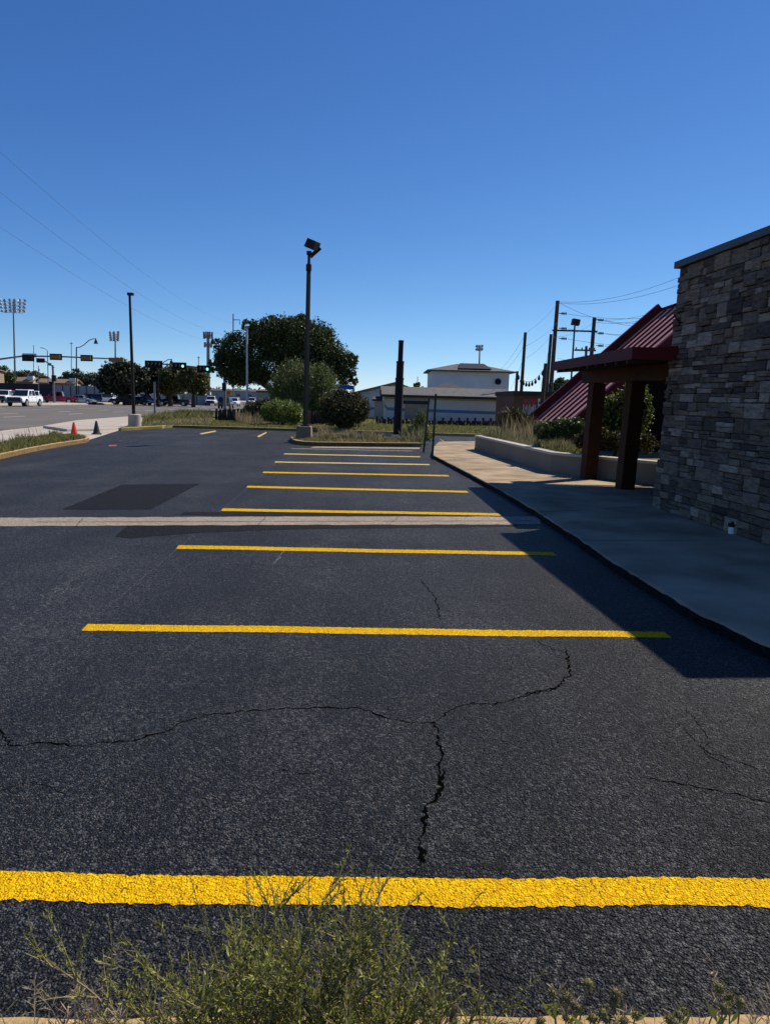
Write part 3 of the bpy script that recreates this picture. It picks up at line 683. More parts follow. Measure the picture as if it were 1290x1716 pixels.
# beam and posts
pa, pb = G(985, 802, 0.09), G(1046, 819, 0.09)
pdv = (pa - pb).normalized(); pn = Vector((-pdv.y, pdv.x, 0))
bt, bb = at(1000, 620.5, pa.y).z, at(1000, 642, pa.y).z
mb = MB(); e0 = pb - pdv * 1.6; e1 = pa + pdv * 0.35
mb.extrude([Z(e0 + pn * .15, bb), Z(e0 - pn * .15, bb), Z(e0 - pn * .15, bt), Z(e0 + pn * .15, bt)], (e1 - e0))
build('beam', mb, M_['beam'], rest, bevel=0.008)
for q, wdt in ((pa, .27), (pb, .27)):
    mb = MB(); top = q + Vector((0.05, 0, 0)); h = wdt / 2
    c = [pdv * h + pn * h, pdv * h - pn * h, -pdv * h - pn * h, -pdv * h + pn * h]
    vs = [Z(q + v, 0.092) for v in c] + [Z(top + v, bb - 0.003) for v in c]
    mb.add(vs, [(0, 1, 2, 3), (4, 7, 6, 5), (0, 4, 5, 1), (1, 5, 6, 2), (2, 6, 7, 3), (3, 7, 4, 0)])
    build('post', mb, M_['beam'], rest, bevel=0.008)
# dark entrance wall behind the porch
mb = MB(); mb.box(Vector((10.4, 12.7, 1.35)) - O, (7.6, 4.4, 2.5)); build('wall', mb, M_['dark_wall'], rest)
# steep red sheet metal roof
FY, NY = 24.0, 19.3
E = at(894, 704, FY); Rg = at(1105, 522, FY); sl_ = Vector((Rg.x - E.x, 0, Rg.z - E.z)); SLn = sl_.length; sl_.normalize(); up_ = Vector((-sl_.z, 0, sl_.x))
E = Vector((E.x, 0, E.z))
rf = MB(); q = lambda s, y, h: E + sl_ * s + up_ * h + Vector((0, y, 0)) - O
rf.add([q(0, NY, 0), q(SLn, NY, 0), q(SLn, FY, 0), q(0, FY, 0), q(0, NY, -.14), q(SLn, NY, -.14), q(SLn, FY, -.14), q(0, FY, -.14)],
       [(0, 1, 2, 3), (4, 7, 6, 5), (0, 4, 5, 1), (1, 5, 6, 2), (2, 6, 7, 3), (3, 7, 4, 0)])
roof = build('metal_roof', rf, M_['lit_red_metal'], rest)
nr = 7
for k in range(nr):
    y = NY + 0.28 + (FY - NY - 1.0) * k / (nr - 1); mb = MB()
    mb.extrude([q(0.02, y - .018, .002), q(0.02, y + .018, .002), q(0.02, y + .015, .045), q(0.02, y - .015, .045)], sl_ * (SLn - .1)); build('seam', mb, M_['red_trim'], roof)  # darker red on the seams stands in for their shadows
for y0, y1, h in ((FY - .14, FY + .05, .24), (NY - .06, NY + .09, .07)):
    mb = MB(); mb.extrude([q(-.03, y0, -.24), q(-.03, y1, -.24), q(-.03, y1, h), q(-.03, y0, h)], sl_ * (SLn + .1)); build('rake_trim', mb, M_['red_trim'], roof)
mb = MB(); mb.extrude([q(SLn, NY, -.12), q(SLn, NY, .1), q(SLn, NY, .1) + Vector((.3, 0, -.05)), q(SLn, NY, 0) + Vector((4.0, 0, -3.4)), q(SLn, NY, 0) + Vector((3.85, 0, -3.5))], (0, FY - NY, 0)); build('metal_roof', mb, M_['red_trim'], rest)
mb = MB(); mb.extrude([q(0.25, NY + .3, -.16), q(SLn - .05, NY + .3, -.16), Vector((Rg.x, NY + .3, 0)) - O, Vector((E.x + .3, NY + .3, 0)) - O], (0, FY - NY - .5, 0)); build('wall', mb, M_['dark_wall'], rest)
# small capped pipe at the wall foot
pp = G(1225, 894, 0.09) ; pipe = thing('capped_pipe', 'small white pipe with a black cap at the foot of the stone wall', 'pipe', (pp.x, pp.y, 0.09))
mb = MB(); mb.lathe([(0.042, 0), (0.042, 0.085)], 16); build('pipe', mb, M_['white_plastic'], pipe)
mb = MB(); mb.lathe([(0.05, 0.086), (0.05, 0.12), (0.03, 0.128)], 16); mb.box((0, 0, .14), (.03, .03, .022)); build('cap', mb, M_['black_metal'], pipe)

# planter wall
PZ = 0.09
k0, k1 = G(795, 753, PZ), G(921, 792, PZ); k2 = k1 + (G(1095, 812, PZ) - k1) * 1.5
ptz = at(921, 757.5, k1.y).z
plan = thing('planter_wall', 'low grey concrete planter wall with pale cap beside the pavement', 'planter', (k1.x, k1.y, PZ))
PO = Vector(plan.location)
def wall_path(pts, w, z0, z1):
    mb = MB()
    for a, b in zip(pts[:-1], pts[1:]):
        d = (b - a).normalized(); n = Vector((-d.y, d.x, 0)) * w
        poly = [a, b, b - n * -1, a - n * -1]
        mb.prism([(p.x - PO.x, p.y - PO.y) for p in (a, b, b + n, a + n)], z0 - PZ, z1 - PZ)
    return mb
kb = k0 + Vector((3.6, .2, 0))
d1 = (k0 - k1).normalized(); d2 = (k2 - k1).normalized()
def corner_prism(inset, out, z0, z1):
    """L shaped wall k0-k1-k2 plus the far return, mitred"""
    n1 = Vector((d1.y, -d1.x, 0)); n2 = Vector((-d2.y, d2.x, 0))
    if n1.x < 0: n1 = -n1
    if n2.y < 0: n2 = -n2
    def off(t):
        # intersection of both offset lines
        a, b = k1 + n1 * t, k1 + n2 * t; den = d1.x * d2.y - d1.y * d2.x
        s = ((b.x - a.x) * d2.y - (b.y - a.y) * d2.x) / den; return a + d1 * s
    poly = [k0 + n1 * -out, off(-out), k2 + n2 * -out, k2 + n2 * inset, off(inset), k0 + n1 * inset]
    mb = MB(); mb.prism([(p.x - PO.x, p.y - PO.y) for p in poly], z0 - PZ, z1 - PZ); return mb
build('wall', corner_prism(.2, 0, PZ + .001, ptz - .06), M_['planter'], plan)
build('cap', corner_prism(.23, .025, ptz - .059, ptz), M_['cap'], plan, bevel=0.008)
mb = MB(); mb.prism([(p[0] - PO.x, p[1] - PO.y) for p in (k0 + Vector((.2, 0, 0)), k1 + Vector((.22, .2, 0)), k2 + Vector((0, .3, 0)), (8, 19), (8, 24), (k0.x + .3, 24.4))], 0.05, ptz - .14 - PZ)
build('soil_fill', mb, M_['soil'], plan)

# ------------------------------------------------------------------ the parking lot's lamp, poles, signs, cones
def L(o, p): return Vector(p) - Vector(o.location)
# floodlight post on its concrete block
lb = G(510, 737, 0.12); YL = lb.y + 0.35; bx = at(510, 720, YL).x
lamp = thing('floodlight_post', 'dark floodlight post with two square heads on a concrete block in the island', 'lamp post', (bx, YL, 0.12))
zb = at(510, 714, YL).z
mb = MB(); mb.box((0, 0, (zb - .12) / 2), (.56, .56, zb - .12), taper=.94); build('base', mb, M_['planter'], lamp, bevel=0.03)
top = L(lamp, at(518, 424, YL)); bot = L(lamp, at(512, 714, YL))
mb = MB(); mb.box(bot + Vector((0, 0, .02)), (.3, .3, .04)); d = top - bot
mb.tube([bot + Vector((0, 0, .03)), bot + d * .5, bot + d * .94], [.095, .085, .075], 4); mb.tube([bot + d * .9, bot + d * .935], [.10, .10], 8)
build('pole', mb, M_['bronze'], lamp)
mb = MB(); mb.tube([bot + d * .93, top], .05, 8); mb.box(top, (.16, .16, .12)); build('bracket', mb, M_['bronze'], lamp)
for dims, ry, rz, off in (((.40, .40, .30), R(22), R(-25), Vector((.13, -.06, .27))), ((.42, .40, .13), R(-42), R(15), Vector((.20, .16, .06)))):
    mb = MB(); mb.box(top + off, dims, rz=rz, ry=ry, taper=.9); h = build('floodlight', mb, M_['bronze'], lamp, bevel=.012)
    m = Matrix.Rotation(rz, 3, 'Z') @ Matrix.Rotation(ry, 3, 'Y'); mb = MB(); mb.box(top + off + m @ Vector((0, 0, -dims[2] / 2 - .004)), (dims[0] * .86, dims[1] * .86, .012), rz=rz, ry=ry); build('lens', mb, M_['glass'], h)
# plain tall pole with round concrete base on the left
b = G(226.5, 719, 0.0); Yp = b.y
pole = thing('lamp_post', 'tall thin dark pole on a pale round concrete base beside the driveway', 'pole', (b.x, Yp, gz(Yp)))
zt = at(226, 695, Yp).z - gz(Yp); mb = MB(); mb.lathe([(.30, 0), (.29, .2), (.285, zt), (.24, zt + .03)], 20); build('base', mb, M_['pale_concrete'], pole)
tp = L(pole, at(217.7, 494, Yp)); bp_ = L(pole, at(224.5, 694, Yp))
mb = MB(); mb.tube([bp_, (bp_ + tp) / 2, tp], [.085, .07, .055], 8); build('pole', mb, M_['bronze'], pole)
mb = MB(); mb.box(tp + Vector((.04, 0, .03)), (.26, .16, .12)); build('bracket', mb, M_['bronze'], pole)
# thin grey signpost without sign
b = G(260, 705); o = thing('sign_post', 'thin bare grey post standing at the road edge in grass', 'post', (b.x, b.y, gz(b.y)))
mb = MB(); mb.tube([(0, 0, 0), L(o, at(259, 640, b.y))], .06, 6); build('post', mb, M_['grey_metal'], o)
mb = MB(); mb.box((0, 0, .02), (.3, .3, .04)); build('base_plate', mb, M_['grey_metal'], o)
# dark stepped sign pole
b = G(665, 726); Yb = 27.6; b = at(665, 728, Yb); o = thing('sign_pole', 'thick black steel pole in three narrowing steps behind the weedy island', 'pole', (b.x, Yb, 0.12))
w = Yb / FPX
for (r0, r1, wd_) in ((728, 634, 13.5), (634, 606, 12.2), (606, 571, 8.2)):
    x = lambda r: 665.5 + (728 - r) * 0.042
    mb = MB(); p0, p1 = L(o, at(x(r0), r0, Yb)), L(o, at(x(r1), r1, Yb)); mb.tube([p0, p1], wd_ * w * .5, 16); build('section', mb, M_['black_metal'], o, smooth=False)
    mb = MB(); mb.tube([p1 - Vector((0, 0, .05)), p1 + Vector((0, 0, .015))], wd_ * w * .54, 16); build('collar', mb, M_['black_metal'], o)
# two bare posts at the end of the walk, one leaning
for (x0, y0, x1, y1, lab) in ((709.5, 758, 719, 664, 'bare green steel post at the kerb leaning to the right'), (724, 770, 730, 660, 'bare green steel post upright at the kerb corner, nearer and taller')):
    b = G(x0, y0); o = thing('steel_post', lab, 'post', b, 0, 'bare posts at the end of the walk')
    t = L(o, at(x1, y1, b.y)); d = t.normalized(); mb = MB()
    s1, s2 = Vector((1, 0, 0)), Vector((0, 1, 0)); u = .032
    prof = [(-u, -.012), (-u * .55, -.012), (-u * .4, .022), (u * .4, .022), (u * .55, -.012), (u, -.012), (u, -.006), (u * .62, -.004), (u * .45, .03), (-u * .45, .03), (-u * .62, -.004), (-u, -.006)]
    vs = [s1 * a * .95 + s2 * c * .95 for a, c in prof]; n = len(vs)
    mb.add(vs + [v + t for v in vs], [(i, (i + 1) % n, n + (i + 1) % n, n + i) for i in range(n)] + [tuple(range(n)), tuple(range(n, 2 * n))[::-1]])
    build('post', mb, M_['green_metal'], o)
    for k in range(6):
        mb = MB(); q_ = t * (.62 + .06 * k); mb.box(q_ + Vector((0, -.022, 0)), (.014, .006, .014)); build('bolt_hole', mb, M_['fascia_dark'], o)
# traffic cones
for (x, y, mat, lab) in ((125, 731.5, 'cone_red', 'bright red traffic cone on the driveway edge'), (162.5, 727.5, 'cone_black', 'black traffic cone on the driveway edge')):
    b = G(x, y); o = thing('traffic_cone', lab, 'traffic cone', (b.x, b.y, gz(b.y)), .3, 'cones at the driveway')
    mb = MB(); mb.lathe([(.15, .035), (.13, .06), (.035, .50), (.025, .52)], 16); build('cone', mb, M_[mat], o, smooth=False)
    mb = MB(); mb.box((0, 0, .016), (.36, .36, .032)); build('base', mb, M_['cone_black'], o, bevel=.008)
# pale torn sheet lying in the island weeds
b = at(649, 737, 27.3); o = thing('board', 'torn pale board leaning in the island weeds left of the thick black pole', 'board', (b.x, b.y, .12), .1)
mb = MB(); mb.box((0, 0, .14), (.30, .012, .24), ry=.15, rx=-.3); build('board', mb, M_['pale_concrete'], o)

# ------------------------------------------------------------------ planting
def grass(name, poly, n, hlo, hhi, w, mat, z=None, lean=.35, patchy=.35, label=None, pscale=1.0):
    xy = poly_points(poly, n); zz = np.array([gz(y) for y in xy[:, 1]]) + (z if z is not None else 0.11)
    o = blades(name, xy, lambda k: rng.uniform(hlo, hhi, k), zz, w, M_[mat], lean, None, patchy, pscale); o['kind'] = 'stuff'; return o
strip = [(p.x, p.y) for p in ks]
cen = np.mean(np.array(strip), axis=0); shrink = lambda poly, f: [(cen[0] + (p[0] - cen[0]) * f, cen[1] + (p[1] - cen[1]) * f) for p in poly]
grass('grass', shrink(strip, .94), 15000, .05, .14, .014, 'grass')
tall = [G(-150, 800), G(0, 766), G(60, 753), G(108, 742), G(100, 738), G(50, 744), G(0, 755), G(-150, 780)]
grass('grass', [(p.x, p.y) for p in tall], 4200, .08, .26, .012, 'grass', lean=.3, patchy=.6)
grass('grass', [(p.x, p.y) for p in (G(-100, 780), G(0, 758), G(70, 744), G(70, 742), G(0, 753), G(-100, 772))], 120, .25, .6, .008, 'dry', lean=.2)
vp = [(p.x, p.y) for p in verge_poly]
near = [(f.x, f.y + .2) for f in front]
grass('grass', near + [(front[-1].x, 47), (G(300, 700).x, 45), (G(262, 705).x, G(262, 705).y)], 42000, .03, .11, .03, 'grass', lean=.5, patchy=.5)
grass('grass', [(-2, 46), (26, 46), (26, 60), (-2, 60)], 7000, .05, .14, .05, 'grass')
vg = [G(240, 716), G(262, 713), G(300, 710), G(356, 708), G(356, 699), G(300, 699), G(262, 703), G(240, 712)]
grass('grass', [(p.x, p.y) for p in vg], 6500, .15, .50, .03, 'grass', lean=.35, patchy=.5)
grass('dry_grass', [(p.x, p.y) for p in (G(396, 713), G(470, 714), G(470, 708), G(396, 707))], 1700, .25, .75, .022, 'dry', lean=.25)
grass('dry_grass', [(p.x, p.y) for p in (G(245, 716), G(355, 714), G(355, 706), G(245, 711))], 2000, .1, .3, .025, 'dry', lean=.4)
# island: dry grass, weeds
ip = isl + ib
yi = [(p.x, p.y) for p in ip]; ci = np.mean(np.array(yi), axis=0); yi = [(ci[0] + (p[0] - ci[0]) * .93, ci[1] + (p[1] - ci[1]) * .85) for p in yi]
grass('dry_grass', yi, 4500, .03, .11, .014, 'dry', z=.12, lean=.5, patchy=.5)
grass('grass', yi, 4000, .04, .16, .014, 'grass', z=.12, lean=.5, patchy=.6, pscale=2)
for (x0, x1, n, h) in ((524, 548, 330, .55), (552, 596, 420, .32), (604, 650, 420, .36), (672, 712, 600, .62)):
    a, c = G(x0, 747), G(x1, 747)
    grass('dry_grass', [(a.x, 25.9), (c.x, 25.9), (c.x, 28.0), (a.x, 28.0)], n, .2, h, .014, 'dry' if x0 < 660 else 'sage', z=.12, lean=.28, patchy=.4)
def shrub(name, label, cat, items, Y, z0, n, size, mat, depth=.9, cl=20, spread=.2, inner=.4, stems=True, up=0.0, aspect=.6, group=None, loc_px=None):
    lumps = px_lumps(items, Y, depth); c = lumps[0][0]; x = at(*loc_px, Y).x if loc_px else c[0]
    return tree(name, label, cat, (x, Y, z0), lumps, n, size, M_[mat], 0.045, stems, group, cl, spread, inner, aspect, up, minz=0.0)
shrub('weedy_bush', 'tangled weedy bush at the island end beside the bare green posts', 'bush', [(700, 722, 18, 16), (690, 735, 22, 12), (712, 735, 14, 10), (705, 702, 8, 12)], 27.3, .12, 3800, .13, 'willow', up=.6, aspect=.3, spread=.25)
# rounded shrubs beyond the lot
shrub('round_shrub', 'rounded bright green shrub on the verge left of the floodlight post', 'shrub', [(474, 690, 32, 17), (455, 692, 16, 14), (492, 694, 15, 15)], 40.0, gz(40), 10000, .10, 'privet', cl=14, spread=.12, inner=.7)
shrub('dark_shrub', 'low dark shrub between the log fence and the round bright shrub', 'shrub', [(428, 686, 16, 13), (445, 683, 14, 13), (415, 690, 8, 8)], 43.5, gz(43), 4000, .12, 'juniper', cl=16)
shrub('vase_shrub', 'dark olive vase shaped shrub on the lawn right of the floodlight post', 'shrub', [(577, 684, 37, 25), (556, 690, 18, 20), (598, 690, 18, 18), (572, 664, 14, 12), (592, 668, 12, 11), (552, 674, 12, 12), (608, 680, 9, 12), (578, 708, 14, 16)], 36.5, gz(36) + .1, 16000, .11, 'juniper', cl=18, spread=.16, inner=.5, loc_px=(579, 720), up=.5)
shrub('willow_bush', 'tall feathery green bush in front of the big oak', 'bush', [(490, 640, 26, 34), (520, 650, 30, 40), (545, 655, 22, 36), (505, 675, 36, 26), (465, 655, 14, 24), (535, 622, 14, 16), (540, 690, 20, 18)], 46.0, gz(46), 24000, .17, 'willow', cl=22, spread=.2, inner=.25, up=1.1, aspect=.25)
# the big oak
YT = 56.0
tl = px_lumps([(398, 585, 30, 27), (385, 612, 26, 22), (412, 620, 30, 18), (470, 570, 44, 34), (510, 578, 50, 40), (548, 600, 34, 30), (575, 614, 20, 22), (440, 562, 26, 22), (490, 552, 34, 17), (525, 568, 32, 24), (580, 632, 14, 14), (520, 620, 50, 34), (455, 612, 36, 28), (375, 600, 16, 14), (455, 537, 12, 8), (500, 535, 14, 8), (545, 562, 16, 14), (589, 604, 11, 12), (363, 574, 9, 11), (418, 546, 13, 9), (592, 640, 8, 8), (358, 612, 8, 10), (428, 628, 28, 14), (500, 640, 34, 20), (400, 632, 24, 14)], YT, .8)
bx = at(462, 690, YT).x; o = thing('oak_tree', 'large broad dark green oak with a wide domed crown', 'tree', (bx, YT, gz(YT)))
P = crown_points(tl, 95000, 24, .14, .5) - np.array(o.location); fast_mesh('crown', leaf_quads(P, .16), 4, M_['oak'], o)
mb = MB(); tp_ = lambda x, y, dy=0: L(o, at(x, y, YT + dy)) + Vector((0, 0, 0))
mb.tube([(0, 0, -.2), tp_(460, 668), tp_(452, 650), tp_(430, 636), tp_(415, 620)], [.36, .30, .26, .2, .1], 10)
mb.tube([tp_(458, 664), tp_(470, 640, .5), tp_(480, 600, 1), tp_(475, 570, 1)], [.28, .22, .16, .06], 8)
mb.tube([tp_(466, 650, .4), tp_(500, 625, -.6), tp_(540, 605, -1)], [.2, .15, .05], 8)
mb.tube([tp_(452, 650), tp_(425, 625, 1), tp_(400, 595, 1.5)], [.2, .14, .05], 8)
build('trunk', mb, M_['trunk'], o, True)
# planter planting
zs = ptz - .13
def grassq(name, pts, n, hlo, hhi, w, mat, z, lean=.3): return grass(name, [(p.x, p.y) for p in pts], n, hlo, hhi, w, mat, z=z, lean=lean, patchy=.4)
pi = lambda t, u: k0.lerp(k1, t) + Vector((.22 + u, 0, 0))
grassq('dry_grass', [pi(-.05, 0), pi(.62, 0), pi(.62, .9), pi(-.05, 1.2)], 2400, .10, .42, .010, 'sage', zs)
grassq('dry_grass', [pi(-.1, .3), pi(.4, .3), pi(.4, 1.5), pi(-.1, 1.8)], 1100, .2, .75, .010, 'dry', zs, .22)
grassq('grass', [pi(.68, 0), pi(.98, .05), pi(.98, .7), pi(.68, .9)], 2600, .08, .30, .010, 'grass', zs)
grassq('dry_grass', [pi(.72, .0), pi(.98, .05), pi(.98, .5), pi(.72, .6)], 900, .1, .34, .010, 'sage', zs)
shrub('hedge', 'clipped dark hedge in the planter in front of the red roof', 'hedge', [(915, 722, 22, 15), (945, 720, 24, 18), (965, 722, 18, 20), (930, 728, 26, 14)], 18.2, zs, 9000, .055, 'hedge', cl=14, spread=.12, inner=.6, depth=.7)
shrub('dark_yucca', 'dark spiky yucca at the far left end of the planter', 'plant', [(862, 702, 22, 15), (872, 708, 16, 10), (850, 710, 12, 8)], 23.5, zs, 1500, .32, 'juniper', cl=20, spread=.3, inner=.2, aspect=.10, up=.7)
shrub('leafy_shrub', 'tall light green leafy shrub between the two porch posts', 'shrub', [(1035, 690, 30, 32), (1065, 668, 24, 30), (1020, 705, 22, 26), (1050, 720, 34, 24), (1078, 690, 14, 30)], 16.6, zs, 6500, .085, 'privet', cl=10, spread=.16, inner=.3, depth=.6)
shrub('low_shrub', 'dark low shrub in the planter behind the near porch post', 'shrub', [(1000, 735, 26, 16), (1030, 740, 26, 14), (975, 738, 12, 14), (1075, 742, 26, 14)], 15.8, zs, 4500, .06, 'juniper', cl=12, depth=.6)

# ------------------------------------------------------------------ houses and fences beyond the lawn
def house_origin(px, Y): return Vector((X_at(px, 670, Y), Y, gz(Y)))
YH = 62.0
xl, xr = at(643, 690, YH).x, at(858, 690, YH).x; ze = at(750, 666.5, YH).z - gz(YH); zr = at(750, 652.5, YH + 4).z - gz(YH)
ho = thing('house', 'long low white house with a blue band and grey shingle roof behind the log fence', 'house', (xl, YH, gz(YH))); Wd = xr - xl
mb = MB(); mb.box((Wd / 2, 4, ze / 2), (Wd, 8, ze)); build('wall', mb, M_['white_wall'], ho)
mb = MB(); mb.extrude([(-.35, -.45, ze - .05), (-.35, 4.0, zr), (-.35, 8.4, ze), (-.35, 8.4, ze + .12), (-.35, 4.0, zr + .14), (-.35, -.45, ze + .09)], (Wd + .5, 0, 0)); rfh = build('roof', mb, M_['shingle'], ho)
mb = MB(); mb.box((Wd / 2, -.5, ze + .045), (Wd + .6, .13, .21)); build('gutter', mb, M_['fascia_dark'], rfh)
mb = MB(); mb.tube([(-.3, -.5, ze + .1), (-.32, -.5, ze + .55)], .07, 8); build('pipe', mb, M_['fascia_dark'], rfh)
mb = MB(); mb.box((Wd / 2, -.02, ze - .12), (Wd, .05, .2)); build('trim', mb, M_['trim'], ho)
hx = lambda px: at(px, 690, YH).x - xl; hz = lambda px, py: at(px, py, YH).z - gz(YH)
d0, d1_ = hx(678), hx(714)
def band(a, b, pya, pyb, hh):
    mb = MB(); za, zb_ = hz(a, pya), hz(b, pyb); a, b = hx(a), hx(b)
    mb.extrude([(a, -.012, za - hh), (b, -.012, zb_ - hh), (b, -.012, zb_ + hh), (a, -.012, za + hh)], (0, .02, 0)); build('blue_band', mb, M_['blue_band'], ho)
band(644, 649, 679, 685, .12); band(649.2, 677.5, 685, 686.5, .13); band(714.5, 857, 688, 693, .13)
mb = MB(); mb.box(((d0 + d1_) / 2, -.03, hz(696, 680) / 2 + .05), (d1_ - d0, .06, hz(696, 680))); dr = build('garage_door', mb, M_['garage'], ho)
mb = MB(); mb.box(((d0 + d1_) / 2, -.12, hz(696, 674.5)), (d1_ - d0 + .3, .24, .30)); build('awning', mb, M_['fascia_dark'], ho)
mb = MB()
for k in (.33, .66): mb = MB(); mb.box((d0 + (d1_ - d0) * k, -.065, hz(696, 680) / 2 + .05), (.05, .02, hz(696, 680))); build('panel_joint', mb, M_['trim'], dr)
# small side wing with a porch roof
mb = MB(); x0 = hx(627); x1 = hx(642); mb.box(((x0 + x1) / 2, .9, hz(635, 672) / 2), (x1 - x0, 1.6, hz(635, 672))); build('porch_wall', mb, M_['trim'], ho)
mb = MB(); mb.extrude([(x0 - .2, -.2, hz(635, 672)), (x0 - .2, -.2, hz(635, 669)), (x0 - .2, 1.8, hz(635, 664)), (x0 - .2, 1.8, hz(635, 672))], (x1 - x0 + .1, 0, 0)); build('porch_roof', mb, M_['dark_shingle'], ho)
# gabled house behind, left
YG = 72.0; g0, g1, gap = at(588, 690, YG).x, at(692, 690, YG).x, at(663, 641, YG)
gh = thing('house', 'pale gabled house with blue band partly behind the vase shaped shrub', 'house', (g0, YG, gz(YG))); L0 = lambda px, py: Vector((at(px, py, YG).x - g0, 0, at(px, py, YG).z - gz(YG)))
a_, b_, c_ = L0(586, 659.5), L0(663, 642), L0(693, 652)
mb = MB(); mb.extrude([(0, 0, 0), (g1 - g0, 0, 0), (g1 - g0, 0, c_.z - .1), (b_.x, 0, b_.z - .15), (0, 0, a_.z - .1)], (0, 10, 0)); build('wall', mb, M_['white_boards'], gh)
mb = MB(); mb.extrude([a_ + Vector((-.3, -.5, -.25)), b_ + Vector((0, -.5, -.12)), c_ + Vector((.2, -.5, -.2)), c_ + Vector((.2, -.5, 0)), b_ + Vector((0, -.5, .12)), a_ + Vector((-.3, -.5, -.03))], (0, 11, 0)); build('roof', mb, M_['brown_roof'], gh)
mb = MB(); mb.extrude([L0(600, 686) + Vector((0, -.02, 0)), L0(628, 686.5) + Vector((0, -.02, 0)), L0(628, 682.5) + Vector((0, -.02, 0)), L0(600, 682) + Vector((0, -.02, 0))], (0, .03, 0)); build('blue_band', mb, M_['blue_band'], gh)
# two storey house with hip roof
Y2s = 80.0; t0, t1 = at(722, 650, Y2s).x, at(852, 650, Y2s).x; zt_ = at(790, 623.5, Y2s).z - gz(Y2s)
th = thing('house', 'two storey pale house with hip roof, solar panel and dark dish', 'house', (t0, Y2s, gz(Y2s))); Wt = t1 - t0
mb = MB(); mb.box((Wt / 2, 4, zt_ / 2), (Wt, 8, zt_)); build('wall', mb, M_['white_boards'], th)
zk = at(775, 610, Y2s + 4).z - gz(Y2s); r0_, r1_ = at(765, 610, Y2s + 4).x - t0, at(800, 611, Y2s + 4).x - t0
ev = [(-.5, -.6), (Wt + .6, -.6), (Wt + .6, 8.6), (-.5, 8.6)]
mb = MB(); mb.add([(x, y, zt_ + .0) for x, y in ev] + [(x, y, zt_ + .14) for x, y in ev] + [(r0_, 4, zk), (r1_, 4, zk)],
    [(3, 2, 1, 0), (0, 1, 5, 4), (1, 2, 6, 5), (2, 3, 7, 6), (3, 0, 4, 7), (4, 5, 9, 8), (5, 6, 9), (6, 7, 8, 9), (7, 4, 8)]); rr = build('roof', mb, M_['shingle'], th)
def on_slope(px, f):   # point on the front hip slope
    yy = -.6 + 4.6 * f; z = zt_ + .14 + (zk - zt_ - .14) * f; return Vector((at(px, 615, Y2s + yy).x - t0, yy, z))
mb = MB(); nrm = Vector((0, -(zk - zt_ - .14), 4.6)).normalized()
mb.extrude([on_slope(768, .1) + nrm * .08, on_slope(824, .1) + nrm * .08, on_slope(810, .9) + nrm * .08, on_slope(770, .9) + nrm * .08], nrm * .08); build('solar_panel', mb, M_['solar'], rr)
mb = MB(); dc = Vector((at(833, 640, Y2s).x - t0, -.35, at(833, 640, Y2s).z - gz(Y2s)))
m_ = Matrix.Rotation(R(75), 4, 'X'); q_ = MB(); q_.lathe([(.02, 0), (.2, .03), (.34, .09), (.36, .11), (.3, .06), (.02, .02)], 18); mb.add([m_ @ Vector(v) + dc for v in q_.v], q_.f); mb.tube([dc + Vector((0, .3, -.25)), dc], .04, 6); build('satellite_dish', mb, M_['bronze'], th)
sd = Vector((at(752, 655, Y2s - 7).x, Y2s - 7, gz(Y2s - 7))); sh = thing('shed', 'low dark hip roofed shed just behind the white house ridge', 'shed', sd)
zs0, zs1 = at(752, 655, sd.y).z - sd.z, at(752, 643, sd.y + 2).z - sd.z
mb = MB(); mb.box((0, 2, zs0 / 2), (4.0, 3.8, zs0)); build('wall', mb, M_['white_boards'], sh)
mb = MB(); ev = [(-2.35, -.3), (2.6, -.3), (2.6, 4.3), (-2.35, 4.3)]; mb.add([(x, y, zs0) for x, y in ev] + [(-.4, 2, zs1), (.6, 2, zs1)], [(3, 2, 1, 0), (0, 1, 5, 4), (1, 2, 5), (2, 3, 4, 5), (3, 0, 4)]); build('roof', mb, M_['dark_shingle'], sh)
# brick building with painted wall
YB = 50.0; bo = Vector((at(859, 690, YB).x, YB, gz(YB))); bz = at(890, 660, YB).z - bo.z
bk = thing('brick_building', 'low dark red brick building with a faded red mural beyond the planter', 'building', bo)
bx_ = lambda px, py: Vector((at(px, py, YB).x - bo.x, -.015, at(px, py, YB).z - bo.z))
mb = MB(); mb.box((5.5, 4, bz / 2), (11, 8, bz)); build('wall', mb, M_['brick'], bk)
mb = MB(); mb.box((5.5, 3.9, bz + .02), (11.2, 8.4, .3)); build('roof_edge', mb, M_['dark_wood'], bk)
mb = MB(); mb.extrude([bx_(876, 702), bx_(899, 705), bx_(899, 668), bx_(876, 669)], (0, .02, 0)); mu = build('mural', mb, M_['mural_red'], bk)
r_ = random.Random(4)
for k in range(9):
    x = 874 + k * 2.4; mb = MB(); p0, p1, p2 = bx_(x + r_.uniform(-1, 1), 699 + r_.uniform(-3, 2)), bx_(x + 1.5, 690), bx_(x + 2 + r_.uniform(0, 2), 680 + r_.uniform(-3, 3))
    o_ = Vector((0, -.02, 0)); w_ = Vector((.035, 0, 0)); mb.quad(p0 + o_ - w_, p0 + o_ + w_, p1 + o_ + w_, p1 + o_ - w_); mb.quad(p1 + o_ - w_, p1 + o_ + w_, p2 + o_ + w_, p2 + o_ - w_)
    build('brush_stroke', mb, M_['mural_white'], mu)
mb = MB(); mb.extrude([bx_(901, 682), bx_(905, 682.2), bx_(905, 668), bx_(901, 668)], (0, -.03, 0)); sg = build('notice', mb, M_['white_plastic'], bk)
mb = MB(); mb.extrude([bx_(902, 677) - Vector((0, .035, 0)), bx_(904, 677) - Vector((0, .035, 0)), bx_(904, 673) - Vector((0, .035, 0)), bx_(902, 673) - Vector((0, .035, 0))], (0, -.004, 0)); build('print', mb, M_['fascia_dark'], sg)
